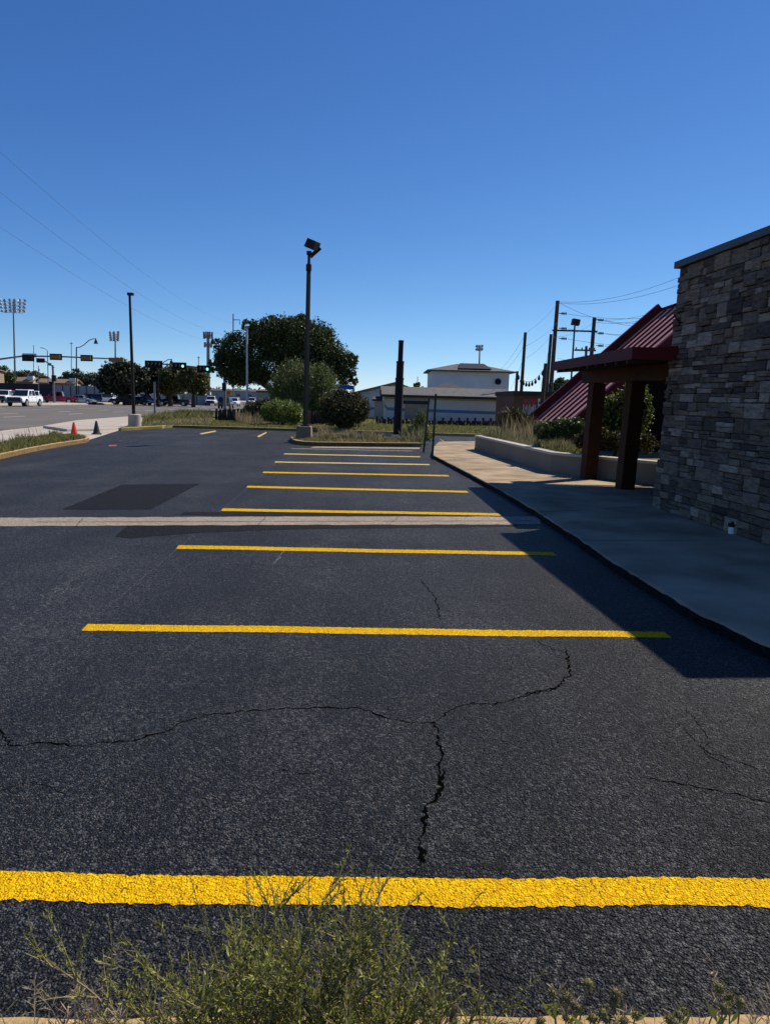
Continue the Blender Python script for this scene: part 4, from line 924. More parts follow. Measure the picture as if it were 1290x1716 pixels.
# log fences of upright posts
def log_fence(label, items, Y, group='log fences of upright posts'):
    o = thing('log_fence', label, 'fence', (at(items[0][0], 700, Y).x, Y, gz(Y)), 0, group)
    for (px, pt, w_) in items:
        mb = MB(); x = at(px, 700, Y).x - o.location.x; h = at(px, pt, Y).z - o.location.z; r0 = w_ * .5 * Y / FPX
        y = rnd.uniform(-.08, .08); mb.tube([(x, y, -.1), (x + rnd.uniform(-.03, .03), y, h * .6), (x + rnd.uniform(-.04, .04), y, h)], [r0, r0 * .97, r0 * .92], 8); build('post', mb, M_['dark_wood'], o)
    return o
def log_row(px0, px1, top0, top1, n, w_, var, jag=None):
    out = []
    for k in range(n):
        t = k / (n - 1); hh = top0 + (top1 - top0) * t + rnd.uniform(-var, var)
        if jag: hh += jag[k % len(jag)]
        out.append((px0 + (px1 - px0) * t, hh, w_))
    return out
log_fence('weathered dark log fence left of the dry grass and round bright shrub', log_row(363, 394, 686, 685, 9, 4.6, 1.2, (0, 2, -1, 1)) + log_row(399, 409, 685, 686, 3, 4.0, 1.0) + log_row(412, 424, 688, 691, 4, 3.5, 1.0), 45.5)
log_fence('dark log fence low in front of the white house right of the thick black pole', log_row(716, 858, 702, 703, 33, 4.6, .4, (-2.5, 2.5, 2.5)), 48.0)
log_fence('dark log fence in front of the white house left of the thick black pole', log_row(632, 660, 698, 699, 7, 4.6, 1, (0, 3)) + log_row(672, 690, 700, 702, 5, 4.6, 1, (0, 3)), 47.5)
log_fence('dark plank fence in the shade right of the floodlight post', log_row(516, 548, 690, 692, 12, 3.4, .6), 42.5)
# blue awning beside the oak, low grey block hut
o = thing('canopy_tent', 'small bright blue canvas top beside the oak above the dark shrub', 'canopy', base(571, 66)); Yc = 66
zz = lambda py: at(571, py, Yc).z - gz(Yc); mb = MB(); mb.add([(-1.25, 0, zz(652)), (1.2, 0, zz(652.5)), (1.2, 2, zz(652)), (-1.25, 2, zz(652)), (-1.2, .2, zz(645)), (1.1, .2, zz(645.5)), (1.1, 1.8, zz(645)), (-1.2, 1.8, zz(645))], [(3, 2, 1, 0), (4, 5, 6, 7), (0, 1, 5, 4), (1, 2, 6, 5), (2, 3, 7, 6), (3, 0, 4, 7)]); build('canvas', mb, M_['blue_tarp'], o)
for x, y in ((-1.15, .1), (1.1, .1), (-1.15, 1.9), (1.1, 1.9)): mb = MB(); mb.tube([(x, y, 0), (x, y, zz(652))], .04, 6); build('leg', mb, M_['grey_metal'], o)
o = thing('hut', 'low plain grey block hut under the oak branches', 'hut', base(446, 64)); zz_ = at(446, 657.5, 64).z - gz(64)
mb = MB(); mb.box((0, 2, zz_ / 2), (1.55, 4, zz_)); build('wall', mb, M_['fence_grey'], o); mb = MB(); mb.box((0, 2, zz_ + .06), (1.7, 4.2, .12)); build('roof', mb, M_['fascia_dark'], o)

# ------------------------------------------------------------------ utility poles, wires, strings
def wire(parent, a, b, sag, r=.012, n=14, name='wire', mat='dark_wood'):
    a, b = Vector(a) - parent.location, Vector(b) - parent.location; pts = []
    for i in range(n + 1):
        t = i / n; p = a.lerp(b, t); p.z -= sag * 4 * t * (1 - t); pts.append(p)
    mb = MB(); mb.tube(pts, r, 4); return build(name, mb, M_[mat], parent)
def upole(label, xb, xt, pt, Y, r0=.17, arms=(), cat='utility pole'):
    t = at(xt, pt, Y); k = (t.z - gz(Y)); bxx = X_at(xb, 660, Y); o = thing('utility_pole', label, cat, (bxx, Y, gz(Y)), 0, 'wooden poles beyond the red roof')
    mb = MB(); mb.tube([(0, 0, 0), L(o, t)], [r0, r0 * .8], 8); build('pole', mb, M_['wood_pole'], o); return o
A = upole('tallest wooden pole beyond the red roof, carrying the crossbeam and string of insulators', 921, 934, 504, 74, .24)
B = upole('wooden pole with three insulators right of the crossbeam, close to the red roof', 985, 995.5, 532, 76, .24)
mb = MB(); mb.box((L(A, at(925, 555, 73.7)) + L(A, at(1000, 554, 73.7))) / 2, ((at(1000, 554, 74) - at(925, 555, 74)).length, .16, .16)); build('crossbeam', mb, M_['wood_pole'], A)
for pole_, x, rows, Y in ((A, 936, (525, 550, 567), 73.6), (B, 998, (536, 558, 579), 75.6)):
    for rr_ in rows:
        mb = MB(); p0 = L(pole_, at(x, rr_, Y)); mb.tube([p0, p0 + Vector((.75, -.1, -.05))], .04, 6)
        for k in range(4): mb.tube([p0 + Vector((.25 + .14 * k, -.06, -.02)), p0 + Vector((.31 + .14 * k, -.06, -.02))], .13, 8)
        build('insulator', mb, M_['insulator'], pole_)
    for j, rr_ in enumerate(rows):
        wire(pole_, at(x + 14, rr_ + 1, Y), at(1180 + 30 * j, rr_ + 8 + 6 * j - (18 if pole_ is B else 10), 60), .5, .014)
for (a, c) in (((936, 506), (1250, 410)), ((937, 508), (1260, 425)), ((997, 535), (1240, 450)), ((997, 540), (1250, 462)), ((936, 507), (1200, 540))):
    wire(A, at(a[0], a[1], 74), at(c[0], c[1], 55), 1.2, .013)
Cp = upole('slim wooden pole standing left of the tallest pole and its crossbeam', 872, 880, 557, 66, .17)
D = upole('wooden pole of middle height just left of the tallest pole', 914, 923, 560, 66, .17)
E2 = upole('short wooden pole with a string of bulbs at its top, nearest the two storey house', 863.5, 866.5, 622, 60, .14)
F2 = upole('short stout pole in front of the painted brick wall', 907, 914, 609, 48.5, .15)
for a, b_ in (((880, 558), (934, 508)), ((880, 580), (934, 540)), ((881, 600), (923, 562)), ((880, 560), (838, 620)), ((880, 575), (842, 625)), ((880, 590), (855, 652)), ((923, 565), (905, 650))):
    wire(Cp, at(a[0], a[1], 66.2), at(b_[0], b_[1], 72), .25, .011)
wire(D, at(923, 565, 66), at(995, 540, 76), .4, .011); wire(D, at(934, 600, 66), at(995, 582, 76), .6, .011)
fl = upole('dark floodlight pole between the crossbeam poles beyond the porch', 955, 962.5, 546, 52, .075, cat='lamp post')
mb = MB(); q0 = L(fl, at(964, 540, 52)); mb.box(q0, (.52, .5, .42), ry=.15); build('floodlight', mb, M_['bronze'], fl, bevel=.02)
sp_ = upole('short pole with a narrow crossarm behind the porch roof', 980, 982, 580, 90, .2)
mb = MB(); q0 = L(sp_, at(980, 587, 89.7)); mb.box(q0, (2.6, .16, .2)); build('crossarm', mb, M_['wood_pole'], sp_)
for k in (-1.1, -.4, .5, 1.1): mb = MB(); mb.lathe([(.07, 0), (.09, .12), (.04, .26)], 8, q0 + Vector((k, 0, .1))); build('insulator', mb, M_['insulator'], sp_)
sl_o = thing('string_lights', 'string of small hanging bulbs slung between the short poles', 'string lights', at(866, 626, 59.5))
p0, p1, p2 = at(866, 624, 59.5), at(914, 613, 48.7), at(968, 637, 40)
for a, b_, sg_, nb in ((p0, p1, .9, 9), (p1 + Vector((0, 0, -.9)), p2, .25, 3)):
    wire(sl_o, a, b_, sg_, .016, 20, 'cord')
    for k in range(nb):
        t = (k + .7) / (nb + .4); c = a.lerp(b_, t); c.z -= sg_ * 4 * t * (1 - t); mb = MB(); mb.lathe([(.03, 0), (.05, -.1), (.10, -.22), (.08, -.33), (.02, -.38)], 8, c - sl_o.location); build('bulb', mb, M_['black_metal'], sl_o)
# stadium lights
def stadium(label, xb, xt, top, Y, rows, cols, w_, rowh, parts=True, frame_rows=4):
    t = at(xt, top, Y); o = thing('stadium_light', label, 'stadium light', (X_at(xb, 660, Y), Y, gz(Y)), 0, 'stadium floodlights')
    tp = L(o, t); k = Y / FPX; mb = MB(); mb.tube([(0, 0, 0), tp], [.34 * Y / 230, .2 * Y / 230], 8); build('pole', mb, M_['grey_metal'], o)
    for r in range(rows):
        z = tp.z - r * rowh * k; hw = w_ * k / 2 * (1 - .04 * r); mb = MB(); mb.box((tp.x, -.2, z - .25), (hw * 2, .12, .12)); bar = build('crossbar', mb, M_['grey_metal'], o)
        for c in range(cols):
            x = tp.x - hw + 2 * hw * c / (cols - 1); mb = MB(); sc_ = Y / 230
            m = Matrix.Translation((x, -.25, z)) @ Matrix.Rotation(R(62 if c % 2 else 48), 4, 'X') @ Matrix.Rotation(R(-35 + 14 * c), 4, 'Y'); q = MB(); q.lathe([(.18 * sc_, 0), (.42 * sc_, .25 * sc_), (.52 * sc_, .62 * sc_), (.50 * sc_, .64 * sc_), (.1 * sc_, .3 * sc_)], 10)
            mb.add([m @ Vector(v) for v in q.v], q.f); build('lamp', mb, M_['light_metal'], bar)
    return o
stadium('largest stadium light with four wide rows of lamps at the far left', 26.5, 22.6, 505, 230, 4, 6, 37, 5.6)
stadium('small stadium light in the distance left of the tall thin pole', 194, 193.5, 559, 400, 4, 3, 12, 3.8)
stadium('smallest stadium light with two short rows above the two storey house', 802, 803.5, 582, 330, 2, 3, 7, 5)

# ------------------------------------------------------------------ the crossing: signals, street lamps, masts
def signal_head(parent, c, rot, mat_back, lit=None, n=3, s=1.0, plate=True):
    m = Matrix.Translation(c) @ Matrix.Rotation(rot, 4, 'Z')
    def put(name, q, mat, par): mb = MB(); mb.add([m @ Vector(v) for v in q.v], q.f); return build(name, mb, M_[mat], par)
    w_ = .36 * n * s; q = MB(); q.box((0, 0, 0), (w_, .28 * s, .40 * s)); h = put('signal_head', q, mat_back, parent)
    if plate:
        q = MB(); q.box((0, -.10, 0), (w_ + .3 * s, .02, .40 * s + .3 * s)); put('backplate', q, 'black_metal', h)
    for k in range(n):
        x = (k - (n - 1) / 2) * .36 * s; q = MB(); q.tube([(x, -.142 * s, 0), (x, -.17 * s, 0)], .14 * s, 12); ln = put('lens', q, 'green_lit' if lit == k else 'dark_lens', h)
        q = MB(); q.tube([(x, -.145 * s, .0), (x, -.42 * s, -.02)], .165 * s, 12, caps=False); put('visor', q, 'black_metal', ln)
    return h
def signal(label, xb, Y, arm, r=.16, heads=(), pole_top=None):
    o = thing('traffic_signal', label, 'traffic signal', (X_at(xb, 660, Y), Y, gz(Y)), 0, 'traffic signals at the crossing')
    a = [L(o, at(x, y, Y)) for x, y in arm]; mb = MB(); mb.tube([(0, 0, 0), Vector((0, 0, L(o, at(xb, pole_top or arm[0][1] - 4, Y)).z))], [r * 1.2, r], 10); build('pole', mb, M_['grey_metal'], o)
    mb = MB(); mb.tube(a, [r * .8 - r * .35 * i / (len(a) - 1) for i in range(len(a))], 8); build('mast_arm', mb, M_['grey_metal'], o); return o
T1 = signal('traffic signal with a long mast arm over the road at the far left', -75, 82, [(-75, 622), (-40, 611), (0, 602), (40, 596.5), (100, 597.5), (205, 602)])
for (x, y, w_, mt) in ((47, 600, 3, 'black_metal'), (93.5, 598, 3, 'amber'), (145, 600, 3, 'amber'), (195.5, 603, 4, 'amber')):
    c = L(T1, at(x, y, 81.7)); signal_head(T1, c, math.pi, mt, None, w_, 1.0 if w_ == 3 else 1.12, plate=(x < 150))
mb = MB(); mb.box(L(T1, at(50, 595.5, 82.2)), (1.6, .04, .42)); build('street_sign', mb, M_['light_metal'], T1)
T2 = signal('traffic signal whose mast arm with lit green lamps reaches left from behind the oak', 377, 72, [(377, 623), (350, 618), (300, 612), (255, 609)], .14, pole_top=616)
for (x, y, n, lit) in ((258.5, 610.5, 4, None), (301.5, 613.5, 3, 2), (342.5, 618.5, 3, 2)): signal_head(T2, L(T2, at(x, y, 71.6)), 0, 'black_metal', lit, n, 1.0)
mb = MB(); mb.box(L(T2, at(376, 648, 71.7)), (.35, .4, .75)); build('pedestrian_signal', mb, M_['black_metal'], T2)
T3 = signal('traffic signal on a short pole with a green street name sign, near the red pickup', 91, 112, [(91, 616), (84, 610), (76, 605), (62, 603)], .15, pole_top=612)
signal_head(T3, L(T3, at(68, 604, 111.7)), math.pi, 'black_metal', None, 3, .95)
mb = MB(); mb.box(L(T3, at(83.5, 610.5, 111.6)), (.62, .05, .42), ry=.1); build('street_sign', mb, M_['sign_green'], T3)
mb = MB(); mb.box(L(T3, at(91, 634, 111.6)), (.52, .5, .95)); build('signal_head', mb, M_['black_metal'], T3)
mb = MB(); mb.box(L(T3, at(86, 642, 111.6)), (.45, .4, .45)); build('pedestrian_signal', mb, M_['black_metal'], T3)
def street_lamp(label, xb, Y, pts, bell, mat='black_metal', r=.12):
    o = thing('street_lamp', label, 'street lamp', (X_at(xb, 665, Y), Y, gz(Y)), 0, 'street lamps by the road')
    p = [L(o, at(x, y, Y)) for x, y in pts]; mb = MB(); mb.lathe([(.34, 0), (.34, .3), (.2, .8), (r, 1.0)], 10); build('base', mb, M_[mat], o)
    mb = MB(); mb.tube([(0, 0, .9), p[0]], [r, r * .8], 8); build('pole', mb, M_[mat], o); mb = MB(); mb.tube(p, r * .55, 6); build('arm', mb, M_[mat], o)
    if bell:
        c = p[-1]; mb = MB(); mb.lathe([(.08, .1), (.1, -.15), (.22, -.3), (.26, -.6), (.38, -.72), (.36, -.75), (.05, -.7)], 12, c); build('lamp_shade', mb, M_[mat], o)
    else:
        mb = MB(); mb.box(p[-1], (.7, .25, .14)); build('lamp_head', mb, M_[mat], o)
    return o
street_lamp('black ornamental street lamp with a long curved arm and bell shade by the road', 128.7, 118, [(128.5, 582), (134, 582), (141, 578), (150, 570), (156, 568), (161, 568)], True)
street_lamp('black bell shaded street lamp standing among the olive trees', 265.5, 110, [(265.5, 615), (268, 615), (275, 607), (282, 602.5), (287.5, 602.5)], True, r=.11)
street_lamp('small grey cobra head street lamp far behind the signal arm', 82, 175, [(80, 588), (77, 585), (71, 583)], False, 'grey_metal')
def mast(label, xb, xt, top, Y, r=.2, cat='pole', name='pole_mast', mat='grey_metal'):
    o = thing(name, label, cat, (X_at(xb, 662, Y), Y, gz(Y))); mb = MB(); mb.tube([(0, 0, 0), L(o, at(xt, top, Y))], [r, r * .7], 8); build('pole', mb, M_[mat], o); return o
o = mast('tall double headed street lamp rising in front of the oak', 414.5, 414, 549, 54, .1, 'street lamp', 'street_lamp', 'light_metal')
for s in (-1, 1): mb = MB(); mb.box(L(o, at(414 + s * 1.8, 548, 54)), (.18, .14, .08), ry=s * .5); build('lamp_head', mb, M_['grey_metal'], o)
ct = mast('grey cell tower with two rings of panel antennas left of the oak', 349.5, 349, 556, 190, .55, 'cell tower', 'cell_tower')
for row, hh, n, ww in ((562, 1.75, 7, 2.3), (578, 1.3, 6, 1.9)):
    c = L(ct, at(349, row, 190))
    for k in range(n):
        a = 2 * math.pi * k / n; mb = MB(); mb.box(c + Vector((math.cos(a) * ww * .5, math.sin(a) * ww * .5, 0)), (.26, .26, hh), rz=a); build('antenna', mb, M_['grey_metal'], ct)
    mb = MB(); mb.lathe([(ww * .45, -.15), (ww * .45, .15)], 10, c); build('platform', mb, M_['grey_metal'], ct)
tr_ = mast('distant steel transmission pole with one arm behind the oak, holding three long wires', 391, 391, 526, 260, .3, 'power pole', 'transmission_pole')
for a, b_ in (((391, 536), (402, 536)), ((391, 554), (403, 554))):
    mb = MB(); e = L(tr_, at(b_[0], b_[1], 260)); mb.tube([L(tr_, at(a[0], a[1], 260)), e, e - Vector((0, 0, 1.6))], .16, 6); build('arm', mb, M_['grey_metal'], tr_)
for a, b_ in (((391, 541), (-60, 200)), ((391, 563), (-60, 275)), ((391, 576), (-60, 340))):
    wire(tr_, at(a[0], a[1], 260), at(b_[0], b_[1], 70), 3.5, .018, 24, 'wire', 'grey_metal')
for (lab, xb, top, Y, arm) in (('thin distant pole with a short crossbar right of the green street sign', 120, 573, 260, 5), ('thin distant pole between the largest stadium light and the signals', 57, 578, 280, 0), ('slim grey flagpole before the black screen fence', 65, 613, 150, 0),
                               ('thin distant lamp pole above the olive trees', 333, 597, 230, 4), ('tiny far pole on the skyline left of the two storey house', 699.5, 631, 150, 0), ('tiny far pole on the skyline right of the oak', 594, 640, 160, 0)):
    o = mast(lab, xb, xb, top, Y, .10 if Y < 200 else .17, 'pole', 'skyline_pole')
    if arm: mb = MB(); mb.box(L(o, at(xb, top + 2.5, Y)), (arm * Y / FPX, .15, .2)); build('crossbar', mb, M_['grey_metal'], o)
o = mast('orange construction sign on a post beside the far road', 383, 383, 652, 92, .05, 'sign', 'road_sign')
mb = MB(); mb.box(L(o, at(383, 658, 91.8)), (.75, .04, .6)); build('panel', mb, M_['orange_sign'], o)
mb = MB()
for k in (0, 1): mb = MB(); mb.box(L(o, at(383, 657 + 2.4 * k, 91.76)), (.5, .02, .08)); build('print', mb, M_['fascia_dark'], o)

# ------------------------------------------------------------------ far left: fences, houses, trees
YF = 155.0
def far_fence(label, p0, p1, top, mat, post_step, Y=YF):
    a, b_ = X_at(p0, 650, Y), X_at(p1, 650, Y); o = thing('fence', label, 'fence', (a, Y, gz(Y))); h = at(p0, top, Y).z - gz(Y)
    mb = MB(); mb.box(((b_ - a) / 2, 0, h / 2), (b_ - a, .06, h)); build('panel', mb, M_[mat], o); n = int((b_ - a) / post_step)
    for k in range(n + 1): mb = MB(); mb.tube([((b_ - a) * k / n, -.08, 0), ((b_ - a) * k / n, -.08, h + .15)], .07, 6); build('post', mb, M_['fascia_dark'], o)
    return o
far_fence('long black mesh screen fence behind the white pickup', -60, 92, 640, 'fence_black', 3.0)
far_fence('grey panel fence with dark posts behind the red pickup and silver car', 92.5, 172, 645.5, 'fence_grey', 1.5)
far_fence('low grey fence under the olive trees behind the black pickup', 262, 352, 660, 'fence_grey', 2.5, 150)
for lab, p0, p1, eave, ridge, Y, mt in (('far brown roofed house behind the black screen fence beside the stadium light pole', 28, 56, 640, 633, 200, 'tan_wall'), ('wider brown roofed house with white chimney behind the grey panel fence', 66, 126, 642, 635.5, 195, 'tan_wall'), ('tall tan building at the far left edge', -30, -6, 622, 620, 176, 'tan_wall'), ('pale low building behind the dark trees', 150, 262, 655, 651, 230, 'white_wall'), ('low pale building in the distance beyond the crossing', 354, 450, 655, 652, 320, 'fence_grey')):
    a, b_ = X_at(p0, 650, Y), X_at(p1, 650, Y); o = thing('house' if Y < 210 else 'building', lab, 'house' if Y < 210 else 'building', (a, Y, gz(Y))); he, hr = at(p0, eave, Y).z - gz(Y), at(p0, ridge, Y).z - gz(Y); w_ = b_ - a
    mb = MB(); mb.box((w_ / 2, 2, he / 2), (w_, 4, he)); build('wall', mb, M_[mt], o)
    mb = MB(); mb.extrude([(-.4, -.5, he), (-.4, 2, hr), (-.4, 4.5, he), (-.4, 4.5, he + .2), (-.4, 2, hr + .25), (-.4, -.5, he + .2)], (w_ + .8, 0, 0)); rf_ = build('roof', mb, M_['brown_roof' if Y < 210 else 'shingle'], o)
    for k in range(max(1, int(w_ / 5))):
        mb = MB(); mb.box((2 + k * 5, -.03, he * .62), (1.6, .05, 1.0)); build('window', mb, M_['glass'], o)
    if 'chimney' in lab or 'beside' in lab:
        xx = w_ * (.92 if 'wider' in lab else .8); mb = MB(); mb.box((xx, 1, hr * .85), (1.7, 1.2, hr * .5)); build('chimney', mb, M_['white_wall'], rf_)
def ftree(name, label, items, Y, n, size, mat, trunk_px=None, tr=.3, cat='tree', group=None, inner=.4, spread=.16, depth=.9):
    l_ = px_lumps(items, Y, depth); x = X_at(trunk_px or items[0][0], 670, Y)
    return tree(name, label, cat, (x, Y, gz(Y)), l_, n, size, M_[mat], tr, True, group, 24, spread, inner)
G_ = 'trees along the far side of the road'
ftree('oak_tree', 'dark oak with low wide crown over the parked cars behind the tall thin pole', [(205, 628, 28, 20), (182, 632, 20, 16), (226, 634, 20, 18), (200, 640, 34, 18), (235, 645, 14, 12), (178, 648, 14, 8), (212, 618, 18, 10)], 122, 15000, .55, 'dark_oak', 212, .55, group=G_)
ftree('olive_tree', 'first olive green tree right of the dark oak', [(255, 630, 18, 16), (270, 638, 18, 20), (248, 645, 12, 14), (262, 620, 10, 8)], 128, 7000, .5, 'dark_oak', 268, .35, group=G_)
ftree('olive_tree', 'middle olive tree behind the black street lamp', [(285, 630, 18, 15), (292, 640, 20, 18), (280, 645, 16, 16), (300, 628, 12, 10)], 124, 8000, .5, 'olive', 286, .35, group=G_)
ftree('olive_tree', 'round yellowish olive tree left of the cell tower', [(325, 635, 20, 18), (335, 642, 15, 18), (315, 640, 15, 18), (322, 625, 16, 9), (340, 648, 10, 12)], 118, 11000, .42, 'olive', 324, .3, group=G_)
Gs = 'distant trees on the skyline'
for lab, items, Y, n in (('bushy skyline tree behind the far left stadium light', [(40, 631, 18, 9), (26, 634, 16, 9), (58, 632, 18, 9), (72, 637, 10, 7)], 250, 5200),
    ('dark skyline tree at the far left edge beside the tan building', [(6, 626, 11, 13), (18, 632, 10, 10), (-8, 628, 14, 14)], 183, 3600), ('thin topped skyline tree above the grey panel fence', [(118, 633, 12, 9), (128, 629, 9, 10), (108, 638, 14, 7)], 250, 2400),
    ('wide skyline tree left of the dark oak', [(148, 634, 15, 11), (162, 640, 13, 9), (138, 640, 12, 8)], 250, 3600), ('small round tree behind the red roof and porch', [(940, 646, 16, 11), (928, 652, 10, 8), (955, 650, 14, 10)], 105, 2600),
    ('bare topped tree just behind the white house roof', [(701, 648, 9, 5), (694, 650, 6, 4), (709, 649, 6, 4)], 110, 260), ('low skyline tree beyond the crossing left of the hut', [(395, 655, 14, 4), (420, 656, 14, 4), (360, 652, 10, 5)], 380, 1000)):
    ftree('skyline_tree', lab, items, Y, n, .7 if Y > 200 else .45, 'far_tree' if Y > 200 else 'hedge', None, .3, group=Gs)
# a low far wood closing the horizon
pts = []
for k in range(2600):
    Yw = rnd.uniform(420, 520); px = rnd.uniform(-500, 1800); x = (px - 645) / FPX * Yw; hmax = 4.5 + 2.5 * math.sin(px * .031) + 1.8 * math.sin(px * .083 + 1)
    pts += [(x + rnd.gauss(0, 2.0), Yw + rnd.gauss(0, 2), gz(Yw) + rnd.uniform(0, max(1.5, hmax))) for _ in range(7)]
o = fast_mesh('distant_wood', leaf_quads(np.array(pts), 2.2), 4, M_['far_tree']); o['kind'] = 'stuff'

# ------------------------------------------------------------------ vehicles
def loft(mb, st):
    """st: (y, half width, z bottom, z top, inset top) sections, 8 points each"""
    vs = []
    for y, w, z0, z1, ins in st:
        zm = z0 + (z1 - z0) * .55
        vs += [(-w * .93, y, z0), (-w, y, z0 + (z1 - z0) * .22), (-w, y, zm), (-w + ins, y, z1), (w - ins, y, z1), (w, y, zm), (w, y, z0 + (z1 - z0) * .22), (w * .93, y, z0)]
    n = len(st); fs = []
    for i in range(n - 1):
        for k in range(8): fs.append((i * 8 + k, i * 8 + (k + 1) % 8, (i + 1) * 8 + (k + 1) % 8, (i + 1) * 8 + k))
    fs += [tuple(range(8)), tuple(range((n - 1) * 8, n * 8))]; mb.add(vs, fs); return mb
CARS = {
 'pickup': dict(l=5.85, w=1.0, wb=1.82, r=.41, body=[(-2.9, .96, .55, 1.12, .06), (-2.75, 1.0, .42, 1.14, .05), (-.9, 1.0, .4, 1.14, .05), (1.1, 1.0, .4, 1.16, .08), (1.5, 1.0, .4, 1.15, .12), (2.6, .98, .42, 1.06, .14), (2.85, .92, .5, .98, .12)],
    cab=(-1.0, 1.35, -.82, .55, 1.14, 1.93, .94, .76), bed=True),
 'suv': dict(l=4.8, w=.95, wb=1.42, r=.37, body=[(-2.38, .88, .5, 1.0, .06), (-2.2, .95, .36, 1.05, .05), (1.0, .95, .34, 1.05, .07), (1.3, .95, .34, 1.03, .1), (2.2, .92, .38, .95, .14), (2.4, .84, .48, .85, .12)], cab=(-2.25, 1.25, -2.05, .45, 1.04, 1.72, .9, .74), bed=False),
 'sedan': dict(l=4.7, w=.91, wb=1.4, r=.33, body=[(-2.34, .82, .45, .9, .08), (-2.1, .9, .3, .98, .08), (-1.3, .91, .28, .96, .07), (1.0, .91, .28, .93, .08), (1.9, .88, .3, .8, .14), (2.34, .78, .42, .66, .12)], cab=(-1.75, 1.2, -1.0, .3, .93, 1.44, .84, .66), bed=False),
 'van': dict(l=5.0, w=.97, wb=1.5, r=.36, body=[(-2.45, .92, .45, 1.1, .04), (-2.3, .97, .34, 1.12, .04), (1.4, .97, .34, 1.12, .05), (2.2, .95, .36, 1.02, .12), (2.48, .88, .45, .9, .12)], cab=(-2.4, 1.7, -2.3, .95, 1.1, 1.95, .93, .84), bed=False)}
def vehicle(name, label, cat, px, Y, kind, rz, paint, group='vehicles beyond the road'):
    c = CARS[kind]; o = thing(name, label, cat, base(px, Y), rz, group); o.location.z += .02; P = M_[paint]
    ob = build('body', loft(MB(), c['body']), P, o, bevel=.03)
    y0, y1, ty0, ty1, z0, z1, w0, w1 = c['cab']
    mb = MB(); mb.add([(-w0, y0, z0), (w0, y0, z0), (w0, y1, z0), (-w0, y1, z0), (-w1, ty0, z1), (w1, ty0, z1), (w1, ty1, z1), (-w1, ty1, z1)], [(3, 2, 1, 0), (4, 5, 6, 7), (0, 1, 5, 4), (1, 2, 6, 5), (2, 3, 7, 6), (3, 0, 4, 7)]); build('cab', mb, P, o, bevel=.05)
    lp = lambda a, b, t: a + (b - a) * t
    def glass(name, s, ya, yb, f0=.12, f1=.86):     # side pane between fractions ya..yb of the cab length
        z = [lp(z0, z1, f0), lp(z0, z1, f1)]; w_ = [lp(w0, w1, f0) + .012, lp(w0, w1, f1) + .012]; A0, A1 = [lp(y0, ty0, f) for f in (f0, f1)], [lp(y1, ty1, f) for f in (f0, f1)]
        v = [(s * w_[0], lp(A0[0], A1[0], ya), z[0]), (s * w_[0], lp(A0[0], A1[0], yb), z[0]), (s * w_[1], lp(A0[1], A1[1], yb), z[1]), (s * w_[1], lp(A0[1], A1[1], ya), z[1])]
        mb = MB(); mb.add(v, [(0, 1, 2, 3)]); mb.extrude(v, (-s * .01, 0, 0)); return build(name, mb, M_['glass'], o)
    for s in (-1, 1):
        glass('window', s, .07, .46); glass('window', s, .52, .92)
        if kind in ('suv', 'van'): pass
    for name_, ye, yt, sg in (('windscreen', y1, ty1, 1), ('rear_window', y0, ty0, -1)):
        v = [(-lp(w0, w1, .08) * .92, lp(ye, yt, .08) + sg * .02, lp(z0, z1, .08)), (lp(w0, w1, .08) * .92, lp(ye, yt, .08) + sg * .02, lp(z0, z1, .08)), (lp(w0, w1, .9) * .92, lp(ye, yt, .9) + sg * .02, lp(z0, z1, .9)), (-lp(w0, w1, .9) * .92, lp(ye, yt, .9) + sg * .02, lp(z0, z1, .9))]
        mb = MB(); mb.extrude(v, (0, -sg * .012, 0)); build(name_, mb, M_['glass'], o)
    W_ = c['w']; yf, yr = c['l'] / 2 - .02, -c['l'] / 2 + .02; zf = c['body'][-1][3]; r = c['r']
    for s in (-1, 1):
        for y in (c['wb'], -c['wb']):
            mb = MB(); mb.tube([(s * (W_ - .10), y, r), (s * (W_ + .006), y, r)], r * 1.17, 18); build('wheel_arch', mb, M_['fascia_dark'], o)
            mb = MB(); mb.tube([(s * (W_ - .2), y, r - .02), (s * (W_ + .03), y, r - .02)], r - .01, 18); wh = build('wheel', mb, M_['tyre'], o)
            mb = MB(); mb.tube([(s * (W_ + .0), y, r - .02), (s * (W_ + .036), y, r - .02)], r * .62, 12); build('rim', mb, M_['rim'], wh)
        mb = MB(); mb.box((s * (W_ - .22), yf - .03, zf - .12), (.34, .14, .2)); build('headlight', mb, M_['lens_clear'], o, bevel=.02)
        mb = MB(); mb.box((s * (W_ - .09), yr + .04, zf - .02), (.16, .14, .36)); build('taillight', mb, M_['lens_red'], o, bevel=.02)
        mb = MB(); mb.box((s * (W_ + .1), y1 - .35, z0 + .14), (.18, .14, .2)); build('mirror', mb, P, o, bevel=.03)
        for k in ((.3, .75) if kind != 'sedan' else (.35, .8)):
            mb = MB(); mb.box((s * (W_ + .012), lp(y0, y1, k) - .25, z0 - .12), (.03, .2, .04)); build('door_handle', mb, M_['fascia_dark'] if 'white' in paint else P, o)
        for k in (.0, .5, .95):
            mb = MB(); mb.box((s * (W_ + .001), lp(y0, y1, k), z0 - .32), (.012, .014, .6)); build('door_gap', mb, M_['fascia_dark'], o)
    mb = MB(); mb.box((0, yf + .03, zf - .16), (W_ * (1.5 if kind == 'pickup' else 1.25), .1, .44 if kind == 'pickup' else .30)); build('grille', mb, M_['fascia_dark'], o, bevel=.02)
    mb = MB(); mb.box((0, yf + .06, .52), (W_ * 1.86, .2, .22)); build('bumper', mb, M_['grey_paint' if kind == 'pickup' else paint], o, bevel=.04)
    mb = MB(); mb.box((0, yr - .04, .52), (W_ * 1.86, .16, .2)); build('bumper', mb, M_['chrome' if kind == 'pickup' else paint], o, bevel=.04)
